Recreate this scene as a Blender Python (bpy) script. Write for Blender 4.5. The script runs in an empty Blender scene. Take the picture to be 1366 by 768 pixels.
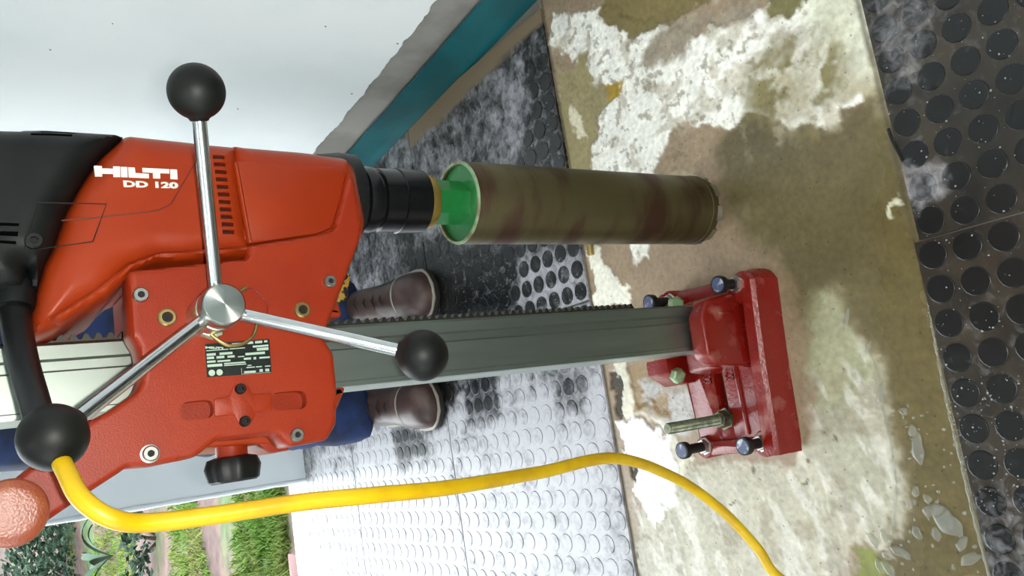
import bpy, bmesh, math, random
import numpy as np
from mathutils import Vector, Matrix

random.seed(7)
RNG = np.random.default_rng(7)
SC = bpy.context.scene
COL = SC.collection

# ------------------------------------------------------------------ camera
# world: X to the right wall, Y away from the photographer, Z up (metres).
# The photograph was taken with the phone on its side: world "up" is image left.
F = 1115.0
PX, PY = 683.0, 384.0
CAM_H = 1.0
def _cd(x, y):
    v = np.array([x - PX, -(y - PY), -F]); return v / np.linalg.norm(v)
_up = -_cd(2300, 325)
_r = _cd(-290, -6080); _r = _r - _up * np.dot(_r, _up); _r /= np.linalg.norm(_r)
R = np.array([_r, np.cross(_up, _r), _up])
def ray(x, y): return R @ _cd(x, y)
def fl(x, y, z=0.0):
    d = ray(x, y); t = (z - CAM_H) / d[2]; return Vector((d[0]*t, d[1]*t, z))
def at(x, y, Y):
    d = ray(x, y); t = Y / d[1]; return Vector((d[0]*t, Y, CAM_H + d[2]*t))
def proj(p):
    c = R.T @ (np.array(p) - np.array([0, 0, CAM_H])); return PX + F*c[0]/-c[2], PY - F*c[1]/-c[2], -c[2]
def xz(pts, Y): return [(at(x, y, Y).x, at(x, y, Y).z) for x, y in pts]

cam = bpy.data.cameras.new('camera'); cam.sensor_fit = 'HORIZONTAL'; cam.sensor_width = 36.0
cam.lens = F * 36.0 / 1366.0; cam.clip_start = 0.02
camo = bpy.data.objects.new('camera', cam); COL.objects.link(camo)
camo.matrix_world = Matrix.Translation((0, 0, CAM_H)) @ Matrix(R.tolist()).to_4x4()
SC.camera = camo

# ------------------------------------------------------------------ world, lights, exposure
vs = SC.view_settings
vs.view_transform = 'Standard'; vs.look = 'None'; vs.gamma = 1.0; vs.use_curve_mapping = False
vs.exposure = 0.05
w = bpy.data.worlds.new('overcast_sky'); SC.world = w; w.use_nodes = True
bg = w.node_tree.nodes['Background']
bg.inputs['Color'].default_value = (0.90, 0.97, 1.0, 1); bg.inputs['Strength'].default_value = 8.0

def add_light(name, kind, loc, energy, color=(1, 1, 1), **kw):
    l = bpy.data.lights.new(name, kind); l.energy = energy; l.color = color
    for k, v in kw.items(): setattr(l, k, v)
    o = bpy.data.objects.new(name, l); COL.objects.link(o); o.location = loc
    return o
# phone flash, next to the lens (on its lower side in the hand)
_fo = R @ np.array([0.022, 0.0, 0.0])
flash = add_light('phone_flash', 'SPOT', Vector((0, 0, CAM_H)) + Vector(_fo), 26.0, (1.0, 0.97, 0.90),
                  spot_size=math.radians(110), spot_blend=0.8, shadow_soft_size=0.006)
flash.matrix_world = Matrix.Translation(flash.location) @ Matrix(R.tolist()).to_4x4()

# ------------------------------------------------------------------ materials
def lin(c):
    return tuple((v/255/12.92 if v/255 <= 0.04045 else ((v/255+0.055)/1.055)**2.4) for v in c)
MATS = {}
def mat(name, col, rough=0.5, metal=0.0, col2=None, scale=20.0, lo=0.4, hi=0.65, bump=0.0, bscale=None,
        stretch=None, spec=0.5, coat=0.0, rough2=None, detail=5.0):
    if name in MATS: return MATS[name]
    m = bpy.data.materials.new(name); m.use_nodes = True; nt = m.node_tree; N = nt.nodes; L = nt.links
    b = N['Principled BSDF']
    b.inputs['Base Color'].default_value = (*lin(col), 1); b.inputs['Roughness'].default_value = rough
    b.inputs['Metallic'].default_value = metal; b.inputs['Specular IOR Level'].default_value = spec
    if coat: b.inputs['Coat Weight'].default_value = coat
    tc = N.new('ShaderNodeTexCoord'); mp = N.new('ShaderNodeMapping'); L.new(tc.outputs['Object'], mp.inputs['Vector'])
    if stretch: mp.inputs['Scale'].default_value = stretch
    if col2 is not None:
        n = N.new('ShaderNodeTexNoise'); n.inputs['Scale'].default_value = scale; n.inputs['Detail'].default_value = detail
        L.new(mp.outputs['Vector'], n.inputs['Vector'])
        mr = N.new('ShaderNodeMapRange'); mr.inputs[1].default_value = lo; mr.inputs[2].default_value = hi
        mr.interpolation_type = 'SMOOTHSTEP'; L.new(n.outputs['Fac'], mr.inputs[0])
        mx = N.new('ShaderNodeMix'); mx.data_type = 'RGBA'
        mx.inputs[6].default_value = (*lin(col), 1); mx.inputs[7].default_value = (*lin(col2), 1)
        L.new(mr.outputs[0], mx.inputs[0]); L.new(mx.outputs[2], b.inputs['Base Color'])
        if rough2 is not None:
            mr2 = N.new('ShaderNodeMapRange'); mr2.inputs[3].default_value = rough; mr2.inputs[4].default_value = rough2
            L.new(mr.outputs[0], mr2.inputs[0]); L.new(mr2.outputs[0], b.inputs['Roughness'])
    if bump:
        n2 = N.new('ShaderNodeTexNoise'); n2.inputs['Scale'].default_value = bscale or scale*4; n2.inputs['Detail'].default_value = 6
        L.new(mp.outputs['Vector'], n2.inputs['Vector'])
        bp = N.new('ShaderNodeBump'); bp.inputs['Strength'].default_value = bump; bp.inputs['Distance'].default_value = 0.002
        L.new(n2.outputs['Fac'], bp.inputs['Height']); L.new(bp.outputs['Normal'], b.inputs['Normal'])
    MATS[name] = m; return m

M_RED = mat('red_painted_casting', (137, 38, 9), 0.42, col2=(144, 44, 13), scale=9, bump=0.12, bscale=700, spec=0.3)
M_REDM = mat('red_plastic_housing', (150, 50, 14), 0.38, col2=(143, 44, 12), scale=7, bump=0.05, bscale=900, spec=0.3)
M_REDD = mat('dark_red_seam', (84, 22, 14), 0.5)
M_GRIP = mat('glare_tan_grip', (150, 70, 38), 0.34, col2=(160, 86, 50), scale=60, bump=0.3, bscale=500, spec=1.0)  # tanner than the casting: flash glare put into the pad colour
M_BASE = mat('dusty_red_casting', (116, 18, 10), 0.27, col2=(150, 92, 80), scale=26, lo=0.56, hi=0.78, bump=0.25, bscale=220, rough2=0.5)
M_BLACK = mat('black_plastic', (12, 15, 15), 0.45, col2=(20, 23, 22), scale=18, bump=0.08, bscale=600, spec=0.3)
M_KNOB = mat('black_phenolic_ball', (9, 10, 9), 0.5, col2=(16, 19, 15), scale=40, bump=0.03, bscale=300, spec=0.3)
M_CHROME = mat('brushed_chrome', (205, 208, 208), 0.2, 1.0, bump=0.05, bscale=200)
M_HUB = mat('turned_steel', (200, 205, 198), 0.3, 1.0)
_h = M_HUB.node_tree; _t = _h.nodes.new('ShaderNodeTangent'); _t.direction_type = 'RADIAL'; _t.axis = 'Y'
_h.nodes['Principled BSDF'].inputs['Anisotropic'].default_value = 0.85; _h.links.new(_t.outputs[0], _h.nodes['Principled BSDF'].inputs['Tangent'])
M_ZINC = mat('zinc_screw', (176, 178, 170), 0.32, 1.0)
M_BRASS = mat('yellow_zinc', (160, 140, 92), 0.4, 0.9)
M_HOLE = mat('dark_recess', (14, 10, 9), 0.7)
M_ALU = mat('anodised_aluminium', (150, 158, 150), 0.38, 0.95, col2=(126, 136, 128), scale=14, stretch=(1, 1, 0.12), rough2=0.46)
M_RACK = mat('steel_rack', (70, 68, 62), 0.45, 0.8)
M_BIT = mat('rusty_steel_tube', (78, 70, 42), 0.40, 0.5, col2=(60, 36, 20), scale=9, lo=0.38, hi=0.68, stretch=(1, 1, 3.0), bump=0.15, bscale=60, rough2=0.55)
M_GREEN = mat('green_enamel', (20, 104, 46), 0.35, col2=(70, 140, 86), scale=30, lo=0.5, hi=0.8)
M_RIM = mat('pale_worn_rim', (140, 168, 130), 0.5, 0.3, col2=(120, 110, 80), scale=60)
M_PRINT = mat('white_print', (226, 232, 216), 0.5)
M_LABEL = mat('black_label', (14, 22, 18), 0.35)
M_LTEXT = mat('pale_label_print', (168, 190, 172), 0.5)
M_YEL = mat('yellow_rubber_cable', (208, 170, 3), 0.42, col2=(196, 154, 4), scale=30)
M_RUB = mat('black_rubber_sleeve', (14, 16, 16), 0.4, spec=0.35)
M_ROD = mat('oily_threaded_rod', (110, 112, 92), 0.35, 0.8, col2=(78, 82, 66), scale=80)
M_WALL = mat('white_wall_paint', (240, 243, 242), 0.55, col2=(232, 237, 237), scale=3, bump=0.1, bscale=120)
M_BWALL = mat('white_wall_paint_back', (226, 233, 236), 0.6, bump=0.1, bscale=100)
M_PLASTER = mat('bare_grey_plaster', (150, 146, 140), 0.85, col2=(126, 122, 116), scale=7, bump=0.5, bscale=60)
M_TEAL = mat('teal_gloss_paint', (14, 92, 98), 0.3, col2=(12, 78, 84), scale=8, bump=0.15, bscale=30)
M_CEIL = mat('white_ceiling', (236, 238, 238), 0.8)
M_CONC = mat('grey_slab', (120, 116, 108), 0.85)
M_TROUS = mat('navy_work_trousers', (12, 26, 58), 0.75, col2=(20, 44, 92), scale=16, bump=0.5, bscale=30)
M_JACKET = mat('navy_work_jacket', (24, 40, 84), 0.8, bump=0.4, bscale=30)
M_SKIN = mat('skin', (150, 104, 80), 0.5)
M_HAIR = mat('dark_hair', (20, 16, 14), 0.6)
M_BOOT = mat('brown_leather', (58, 38, 34), 0.42, col2=(98, 78, 72), scale=14, lo=0.45, hi=0.75, bump=0.2, bscale=40)
M_SOLE = mat('dark_rubber_sole', (40, 34, 30), 0.6)
M_WELT = mat('pale_welt', (150, 144, 132), 0.6)
M_PATCH = mat('yellow_cloth_badge', (196, 150, 60), 0.7, col2=(40, 34, 30), scale=60, lo=0.5, hi=0.52)
M_BRICK = mat('pink_brick', (112, 80, 78), 0.8, bump=0.3, bscale=60)
M_LAMP = None

def attr_mat(name, fn):
    m = bpy.data.materials.new(name); m.use_nodes = True; fn(m.node_tree, m.node_tree.nodes, m.node_tree.links); MATS[name] = m; return m

# ------------------------------------------------------------------ mesh helpers
def link(name, me, m=None, parent=None, smooth=40):
    if m is not None and not me.materials: me.materials.append(m)
    if smooth is not None:
        me.shade_smooth(); me.set_sharp_from_angle(angle=math.radians(smooth))
    o = bpy.data.objects.new(name, me); COL.objects.link(o)
    if parent is not None: o.parent = parent
    return o
class MB:
    def __init__(s): s.v = []; s.f = []
    def add(s, v, f):
        n = len(s.v); s.v += [tuple(p) for p in v]; s.f += [tuple(i+n for i in q) for q in f]; return s
    def box(s, a, b, bev=0.0):
        x0, y0, z0 = [min(a[i], b[i]) for i in range(3)]; x1, y1, z1 = [max(a[i], b[i]) for i in range(3)]
        if bev <= 0:
            v = [(x0,y0,z0),(x1,y0,z0),(x1,y1,z0),(x0,y1,z0),(x0,y0,z1),(x1,y0,z1),(x1,y1,z1),(x0,y1,z1)]
            return s.add(v, [(0,3,2,1),(4,5,6,7),(0,1,5,4),(1,2,6,5),(2,3,7,6),(3,0,4,7)])
        return s.prism([(x0,y0),(x1,y0),(x1,y1),(x0,y1)], z0, z1, bev, 2, axis='z', corner=bev)
    def prism(s, pts, a, b, bev=0.0, n=3, axis='y', corner=0.0, bev2=None):
        if corner > 0: pts = round_poly(pts, corner)
        area = sum(pts[i-1][0]*pts[i][1]-pts[i][0]*pts[i-1][1] for i in range(len(pts)))
        if area < 0: pts = pts[::-1]
        if bev2 is None: bev2 = bev
        lay = []
        if bev > 0:
            for k in range(n+1):
                t = k/n*math.pi/2; lay.append((a + bev*(1-math.sin(t)), bev*(1-math.cos(t))))
            lay = [(a + bev*(1-math.sin(k/n*math.pi/2)), bev*(1-math.cos(k/n*math.pi/2))) for k in range(n, -1, -1)]
            lay = [(a + bev*(1-math.cos(k/n*math.pi/2)), bev*(1-math.sin(k/n*math.pi/2))) for k in range(n+1)]
        else: lay = [(a, 0)]
        if bev2 > 0: lay += [(b - bev2*(1-math.cos(k/n*math.pi/2)), bev2*(1-math.sin(k/n*math.pi/2))) for k in range(n, -1, -1)]
        else: lay.append((b, 0))
        V = []; Fc = []; c = len(pts)
        for h, ins in lay:
            for p in (offset_poly(pts, ins) if ins > 1e-7 else pts):
                V.append((p[0], h, p[1]) if axis == 'y' else (p[0], p[1], h) if axis == 'z' else (h, p[0], p[1]))
        for k in range(len(lay)-1):
            for i in range(c):
                j = (i+1) % c; Fc.append((k*c+i, k*c+j, (k+1)*c+j, (k+1)*c+i))
        Fc.append(tuple(range(c))[::-1]); Fc.append(tuple((len(lay)-1)*c+i for i in range(c)))
        return s.add(V, Fc)
    def tube(s, path, r, seg=12, cap=True):
        P = [Vector(p) for p in path]; rr = r if hasattr(r, '__len__') else [r]*len(P)
        V = []; Fc = []; prev = None
        for i, p in enumerate(P):
            t = (P[min(i+1, len(P)-1)] - P[max(i-1, 0)]).normalized()
            if prev is None:
                u = t.orthogonal().normalized()
            else:
                u = (prev - t*prev.dot(t)).normalized()
            prev = u; q = t.cross(u)
            for k in range(seg):
                a = 2*math.pi*k/seg; V.append(p + (u*math.cos(a) + q*math.sin(a))*rr[i])
        for i in range(len(P)-1):
            for k in range(seg):
                j = (k+1) % seg; Fc.append((i*seg+k, i*seg+j, (i+1)*seg+j, (i+1)*seg+k))
        if cap: Fc.append(tuple(range(seg))[::-1]); Fc.append(tuple((len(P)-1)*seg+k for k in range(seg)))
        return s.add(V, Fc)
    def lathe(s, o, ax, prof, seg=32, cap0=True, cap1=True):
        """prof: list of (distance along axis, radius)"""
        o = Vector(o); ax = Vector(ax).normalized(); u = ax.orthogonal().normalized(); q = ax.cross(u)
        V = []; Fc = []
        for h, r in prof:
            for k in range(seg):
                a = 2*math.pi*k/seg; V.append(o + ax*h + (u*math.cos(a)+q*math.sin(a))*max(r, 1e-5))
        for i in range(len(prof)-1):
            for k in range(seg):
                j = (k+1) % seg; Fc.append((i*seg+k, i*seg+j, (i+1)*seg+j, (i+1)*seg+k))
        if cap0: Fc.append(tuple(range(seg))[::-1])
        if cap1: Fc.append(tuple((len(prof)-1)*seg+k for k in range(seg)))
        return s.add(V, Fc)
    def mesh(s, name):
        me = bpy.data.meshes.new(name); me.from_pydata(s.v, [], s.f)
        bm = bmesh.new(); bm.from_mesh(me); bmesh.ops.recalc_face_normals(bm, faces=bm.faces); bm.to_mesh(me); bm.free()
        return me
    def build(s, name, m, parent=None, smooth=40): return link(name, s.mesh(name), m, parent, smooth)

def offset_poly(pts, d):
    n = len(pts); out = []
    for i in range(n):
        p0, p, p1 = Vector(pts[i-1]), Vector(pts[i]), Vector(pts[(i+1) % n])
        a = (p-p0); b = (p1-p)
        if a.length < 1e-9 or b.length < 1e-9: out.append(tuple(p)); continue
        a.normalize(); b.normalize()
        na = Vector((-a.y, a.x)); nb = Vector((-b.y, b.x)); m = na + nb
        if m.length < 1e-6: out.append(tuple(p)); continue
        m.normalize(); k = max(m.dot(na), 0.45); out.append(tuple(p + m*(d/k)))
    return out
def round_poly(pts, r, n=4):
    out = []; c = len(pts)
    for i in range(c):
        p0, p, p1 = Vector(pts[i-1][:2]), Vector(pts[i][:2]), Vector(pts[(i+1) % c][:2])
        rr = pts[i][2] if len(pts[i]) > 2 else r
        a = p0-p; b = p1-p; d = min(rr, a.length*0.45, b.length*0.45)
        if d < 1e-6: out.append(tuple(p)); continue
        A = p + a.normalized()*d; B = p + b.normalized()*d
        for k in range(n+1):
            t = k/n; out.append(tuple(A*(1-t)**2 + p*2*t*(1-t) + B*t*t))
    return out
def dens(pts, step):
    out = []
    for i in range(len(pts)):
        a = Vector(pts[i-1]); b = Vector(pts[i]); n = max(1, int((b-a).length/step))
        for k in range(n): out.append(tuple(a+(b-a)*(k+1)/n))
    return out
def pillow(pts, y0, y1, bev, corner=0.003, step=0.004, bevb=None):
    """rounded slab in the XZ plane: flat front at y0 that rolls over by bev along its outline, same at the back"""
    from mathutils.geometry import delaunay_2d_cdt
    if bevb is None: bevb = bev
    pts = dens(round_poly(pts, corner, 5), step); A = np.array(pts); n = len(pts)
    gx_, gz_ = np.meshgrid(np.arange(A[:, 0].min(), A[:, 0].max(), step*.8), np.arange(A[:, 1].min(), A[:, 1].max(), step*.8))
    gx_, gz_ = gx_.ravel(), gz_.ravel(); sd = sdist(gx_, gz_, pts); k = sd > step*.35
    inner = list(zip(gx_[k], gz_[k]))
    vv, _, ff, ov, _, _ = delaunay_2d_cdt([Vector(p) for p in pts]+[Vector(p) for p in inner], [(i, (i+1) % n) for i in range(n)], [list(range(n))], 1, 1e-6)
    P = np.array([p[:] for p in vv]); sd = sdist(P[:, 0], P[:, 1], pts); rim = {}
    for i, o_ in enumerate(ov):
        for q in o_:
            if q < n: rim[q] = i
    d = np.abs(sd); d[list(rim.values())] = 0
    def prof(b): t = np.clip(1-d/b, 0, 1); return b*(1-np.sqrt(np.maximum(0, 1-t*t)))
    F0 = y0+prof(bev); F1 = y1-prof(bevb); m = len(P)
    V = [(P[i, 0], F0[i], P[i, 1]) for i in range(m)]+[(P[i, 0], F1[i], P[i, 1]) for i in range(m)]
    Fc = [tuple(f) for f in ff]+[tuple(i+m for i in f[::-1]) for f in ff]
    r = [rim[i] for i in range(n)]
    for i in range(n): a, b = r[i], r[(i+1) % n]; Fc.append((a, b, b+m, a+m)) if a != b else None
    return MB().add(V, Fc)
def empty(name, loc=(0, 0, 0)):
    o = bpy.data.objects.new(name, None); COL.objects.link(o); o.location = loc; o.empty_display_size = 0.05; return o
def tag(o, label, cat, group=None):
    o['label'] = label; o['category'] = cat
    if group: o['group'] = group
    return o
def struct(o, label=None):
    o['kind'] = 'structure'
    if label: o['label'] = label
    return o
def under(o, root):
    """parent a world-space mesh to an Empty that sits elsewhere"""
    o.parent = root; o.matrix_parent_inverse = Matrix.Translation(-root.location); return o
def sub(o, part):
    o.parent = part; o.matrix_parent_inverse = Matrix.Identity(4); return o
def spline(pts, n=8):
    P = [Vector(p) for p in pts]; P = [P[0]*2-P[1]] + P + [P[-1]*2-P[-2]]; out = []
    for i in range(1, len(P)-2):
        for k in range(n):
            t = k/n
            out.append(0.5*((2*P[i]) + (P[i+1]-P[i-1])*t + (2*P[i-1]-5*P[i]+4*P[i+1]-P[i+2])*t*t + (3*P[i]-P[i-1]-3*P[i+1]+P[i+2])*t**3))
    out.append(P[-2]); return out
def carve(o, cutter_mb):
    c = link('cutter', cutter_mb.mesh('cutter'), None, None, None)
    md = o.modifiers.new('cut', 'BOOLEAN'); md.operation = 'DIFFERENCE'; md.solver = 'EXACT'; md.object = c
    bpy.context.view_layer.update()
    dg = bpy.context.evaluated_depsgraph_get(); me = bpy.data.meshes.new_from_object(o.evaluated_get(dg))
    if len(me.polygons) > 10:
        o.modifiers.clear(); o.data = me; me.shade_smooth(); me.set_sharp_from_angle(angle=math.radians(40))
    else: o.modifiers.clear()
    bpy.data.objects.remove(c)

# numpy value noise
def vnoise(x, y, s=0):
    xi = np.floor(x).astype(np.int64); yi = np.floor(y).astype(np.int64); xf = x-xi; yf = y-yi
    def h(a, b):
        n = (a*374761393 + b*668265263 + s*982451653) & 0xffffffff
        n = ((n ^ (n >> 13))*1274126177) & 0xffffffff
        return ((n ^ (n >> 16)) & 0xffff)/65535.0
    u = xf*xf*(3-2*xf); v = yf*yf*(3-2*yf)
    return (h(xi, yi)*(1-u)+h(xi+1, yi)*u)*(1-v) + (h(xi, yi+1)*(1-u)+h(xi+1, yi+1)*u)*v
def fbm(x, y, f=1.0, o=4, s=0):
    r = 0; a = 0.5; t = 0
    for k in range(o): r = r + a*vnoise(x*f, y*f, s+k*17); t += a; a *= 0.5; f *= 2.03
    return r/t
def sdist(x, y, poly):
    """signed distance, positive inside"""
    d = np.full(x.shape, 1e9); ins = np.zeros(x.shape, bool); n = len(poly)
    for i in range(n):
        ax, ay = poly[i-1][0], poly[i-1][1]; bx, by = poly[i][0], poly[i][1]
        ex, ey = bx-ax, by-ay; wx, wy = x-ax, y-ay
        t = np.clip((wx*ex+wy*ey)/(ex*ex+ey*ey+1e-12), 0, 1)
        d = np.minimum(d, (wx-ex*t)**2+(wy-ey*t)**2)
        c = (ay > y) != (by > y)
        with np.errstate(divide='ignore', invalid='ignore'):
            ins ^= c & (x < (bx-ax)*(y-ay)/(by-ay+1e-15)+ax)
    return np.where(ins, 1, -1)*np.sqrt(d)
def sstep(a, b, x): t = np.clip((x-a)/(b-a), 0, 1); return t*t*(3-2*t)
def fpoly(pts): return [fl(x, y) for x, y in pts]

def set_attr(me, name, arr):
    a = me.attributes.new(name, 'FLOAT_COLOR', 'POINT'); a.data.foreach_set('color', np.asarray(arr, dtype=np.float32).ravel())

# ------------------------------------------------------------------ the room
def wallx(y): return 0.933 - 0.082*y
YB = 2.76           # inner face of the back wall
DX0, DX1, DZ = -0.060, -1.75, 2.25   # doorway
CEIL = 2.75
XL, YF = -3.0, -2.2

# floor slab
mb = MB(); mb.box((XL-0.1, YF-0.1, -0.12), (1.25, YB+0.16, -0.004))
floor = struct(mb.build('floor', M_CONC, None, None), 'concrete floor with rubber tiles and a bare screed strip')

# right wall: plaster, with the white paint stopping at a ragged line and a teal skirting
ang = math.atan(0.082)
mb = MB(); mb.add([(wallx(YF)+0.003, YF, -0.02), (wallx(YB)+0.003, YB+0.14, -0.02), (wallx(YB)+0.15, YB+0.14, -0.02), (wallx(YF)+0.15, YF, -0.02),
        (wallx(YF)+0.003, YF, CEIL), (wallx(YB)+0.003, YB+0.14, CEIL), (wallx(YB)+0.15, YB+0.14, CEIL), (wallx(YF)+0.15, YF, CEIL)],
       [(0,3,2,1),(4,5,6,7),(0,1,5,4),(1,2,6,5),(2,3,7,6),(3,0,4,7)])
wall_r = struct(mb.build('wall_right', M_PLASTER, None, None), 'wall with bare plaster band under white paint')
ys = np.linspace(YF, YB, 620)
edge = 0.184 + (fbm(ys, ys*0+3.1, 14, 5, 3)-0.5)*0.028 + (fbm(ys, ys*0+9.1, 90, 2, 5)-0.5)*0.006
mb = MB(); V = []; Fc = []
for y, e in zip(ys, edge):
    x = wallx(y); V += [(x+0.003, y, e-0.001), (x-0.002, y, e+0.003), (x-0.002, y, CEIL), (x+0.003, y, CEIL)]
for i in range(len(ys)-1):
    for k in range(3): Fc.append((4*i+k, 4*i+k+1, 4*i+4+k+1, 4*i+4+k))
mb.add(V, Fc); mb.build('paint_layer', M_WALL, wall_r, 30)
# teal skirting, 95 mm, slightly wavy upper line and a rounded foot
mb = MB(); V = []; Fc = []
top = 0.096 + (fbm(ys, ys*0+1.7, 5, 3, 11)-0.5)*0.008
for y, e in zip(ys, top):
    x = wallx(y); V += [(x+0.003, y, e), (x-0.0015, y, e-0.001), (x-0.004, y, 0.035), (x-0.006, y, 0.012), (x-0.008, y, 0.004), (x-0.008, y, -0.004)]
for i in range(len(ys)-1):
    for k in range(5): Fc.append((6*i+k, 6*i+k+1, 6*i+6+k+1, 6*i+6+k))
mb.add(V, Fc); struct(mb.build('baseboard_right', M_TEAL, None, 30), 'teal painted skirting along the wall foot')
# paint nibs and pits on the wall
for (px, py, r) in [(469, 124, .004), (434, 34, .003), (530, 57, .004), (67, 65, .003), (317, 144, .003), (150, 30, .002)]:
    d = ray(px, py); t = 0.933/(d[0]+0.082*d[1]); p = Vector((d[0]*t, d[1]*t, CAM_H+d[2]*t))
    MB().lathe(p+Vector((0.001, 0, 0)), (-1, -0.08, 0), [(0, r), (0.002, r*0.9), (0.0045, r*0.3)], 7).build('plaster_pit', M_PLASTER, wall_r)

# back wall with the doorway
mb = MB(); YB2 = YB+0.13
mb.box((DX0, YB, -0.02), (1.0, YB2, CEIL)); mb.box((XL, YB, -0.02), (DX1, YB2, CEIL)); mb.box((DX1, YB, DZ), (DX0, YB2, CEIL))
wall_b = struct(mb.build('wall_back', M_BWALL, None, None), 'white wall around the open doorway')
mb = MB(); WY0, WY1, WZ0, WZ1 = -1.6, 0.5, 0.95, 2.25  # unseen window opening, added to brighten the right wall
mb.box((XL-0.12, YF, -0.02), (XL, WY0, CEIL)); mb.box((XL-0.12, WY1, -0.02), (XL, YB2, CEIL)); mb.box((XL-0.12, WY0, -0.02), (XL, WY1, WZ0)); mb.box((XL-0.12, WY0, WZ1), (XL, WY1, CEIL))
struct(mb.build('wall_left', M_BWALL, None, None), 'white wall with a wide unglazed opening added for daylight')
win = empty('added_window_1', (XL-0.06, (WY0+WY1)/2, WZ0)); struct(win, 'wide barred window opening')
for y in (WY0+0.03, -0.9, -0.2, WY1-0.03): under(MB().box((XL-0.09, y-0.03, WZ0), (XL-0.03, y+0.03, WZ1), 0.004).build('added_window_post', M_CEIL), win)
for z in (WZ0+0.025, WZ1-0.025): under(MB().box((XL-0.1, WY0, z-0.025), (XL-0.02, WY1, z+0.025), 0.004).build('added_window_rail', M_CEIL), win)
mb = MB(); mb.box((XL-0.12, YF-0.12, -0.02), (1.3, YF, CEIL)); struct(mb.build('wall_front', M_BWALL, None, None))
mb = MB(); mb.box((XL-0.12, YF-0.12, CEIL), (1.3, YB2, CEIL+0.1)); struct(mb.build('ceiling', M_CEIL, None, None))
# rounded plaster corner bead on the door jamb
mb = MB(); mb.lathe((DX0+0.002, YB+0.002, 0), (0, 0, 1), [(0, .0085)] + [(z, .007+0.003*random.random()) for z in np.arange(.02, DZ, .03)], 10)
struct(mb.build('trim_1', M_BWALL, None, 60), 'rough plaster bead on the door jamb edge')
mb = MB(); mb.box((DX1, YB2-0.02, -0.05), (DX0, YB2+0.05, 0.002), 0.004)
struct(mb.build('trim_2', mat('worn_cement', (196, 194, 188), 0.6, bump=0.3, bscale=50), None, None), 'pale cement door sill')

# fluorescent ceiling battens out of view, added to brighten the room
lampm = bpy.data.materials.new('added_fluorescent_tube'); lampm.use_nodes = True
_b = lampm.node_tree.nodes['Principled BSDF']; _b.inputs['Emission Color'].default_value = (0.93, 1.0, 0.97, 1); _b.inputs['Emission Strength'].default_value = 32.0
def batten(x, y):
    r = empty('added_ceiling_lamp', (x, y, CEIL))
    under(MB().box((x-0.05, y-0.62, CEIL-0.05), (x+0.05, y+0.62, CEIL), 0.006).build('added_lamp_body', M_CEIL), r)
    under(MB().lathe((x, y-0.59, CEIL-0.075), (0, 1, 0), [(0, .016), (1.18, .016)], 12).build('added_lamp_tube', lampm), r)
    for s in (-0.605, 0.595): under(MB().box((x-0.02, y+s-0.01, CEIL-0.1), (x+0.02, y+s+0.02, CEIL-0.045), 0.004).build('added_lamp_holder', M_CEIL), r)
    return r
tag(batten(-0.55, 0.1), 'white fluorescent batten lamp added out of view above the photographer', 'lamp', 'added ceiling battens')
tag(batten(-1.7, -1.1), 'white fluorescent batten lamp added out of view by the added opening', 'lamp', 'added ceiling battens')

# ------------------------------------------------------------------ bare screed strip between the mats
def conc_nodes(nt, N, L):
    b = N['Principled BSDF']
    a = N.new('ShaderNodeAttribute'); a.attribute_name = 'stain_shade'
    a2 = N.new('ShaderNodeAttribute'); a2.attribute_name = 'finish'
    tc = N.new('ShaderNodeTexCoord')
    n = N.new('ShaderNodeTexNoise'); n.inputs['Scale'].default_value = 110; n.inputs['Detail'].default_value = 8; L.new(tc.outputs['Object'], n.inputs['Vector'])
    n2 = N.new('ShaderNodeTexNoise'); n2.inputs['Scale'].default_value = 22; n2.inputs['Detail'].default_value = 5; L.new(tc.outputs['Object'], n2.inputs['Vector'])
    v = N.new('ShaderNodeTexVoronoi'); v.inputs['Scale'].default_value = 60; L.new(tc.outputs['Object'], v.inputs['Vector'])
    mr = N.new('ShaderNodeMapRange'); mr.inputs[1].default_value = 0.3; mr.inputs[2].default_value = 0.7; mr.inputs[3].default_value = 0.82; mr.inputs[4].default_value = 1.12
    L.new(n.outputs['Fac'], mr.inputs[0])
    mr2 = N.new('ShaderNodeMapRange'); mr2.inputs[1].default_value = 0.3; mr2.inputs[2].default_value = 0.7; mr2.inputs[3].default_value = 0.86; mr2.inputs[4].default_value = 1.1
    L.new(n2.outputs['Fac'], mr2.inputs[0])
    pit = N.new('ShaderNodeMapRange'); pit.inputs[1].default_value = 0.05; pit.inputs[2].default_value = 0.12; pit.inputs[3].default_value = 0.5; pit.inputs[4].default_value = 1.0
    L.new(v.outputs['Distance'], pit.inputs[0])
    # only some cells become pits
    m1 = N.new('ShaderNodeMath'); m1.operation = 'MULTIPLY'; L.new(mr.outputs[0], m1.inputs[0]); L.new(mr2.outputs[0], m1.inputs[1])
    m2 = N.new('ShaderNodeMath'); m2.operation = 'MULTIPLY'; L.new(m1.outputs[0], m2.inputs[0]); L.new(pit.outputs[0], m2.inputs[1])
    vm = N.new('ShaderNodeVectorMath'); vm.operation = 'SCALE'; L.new(a.outputs['Color'], vm.inputs[0]); L.new(m2.outputs[0], vm.inputs['Scale'])
    L.new(vm.outputs[0], b.inputs['Base Color'])
    sx = N.new('ShaderNodeSeparateColor'); L.new(a2.outputs['Color'], sx.inputs[0]); L.new(sx.outputs[0], b.inputs['Roughness'])
    bp = N.new('ShaderNodeBump'); bp.inputs['Distance'].default_value = 0.0022; L.new(n.outputs['Fac'], bp.inputs['Height'])
    L.new(sx.outputs[1], bp.inputs['Strength']); L.new(bp.outputs['Normal'], b.inputs['Normal'])
M_SCREED = attr_mat('stained_screed', conc_nodes)

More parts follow.
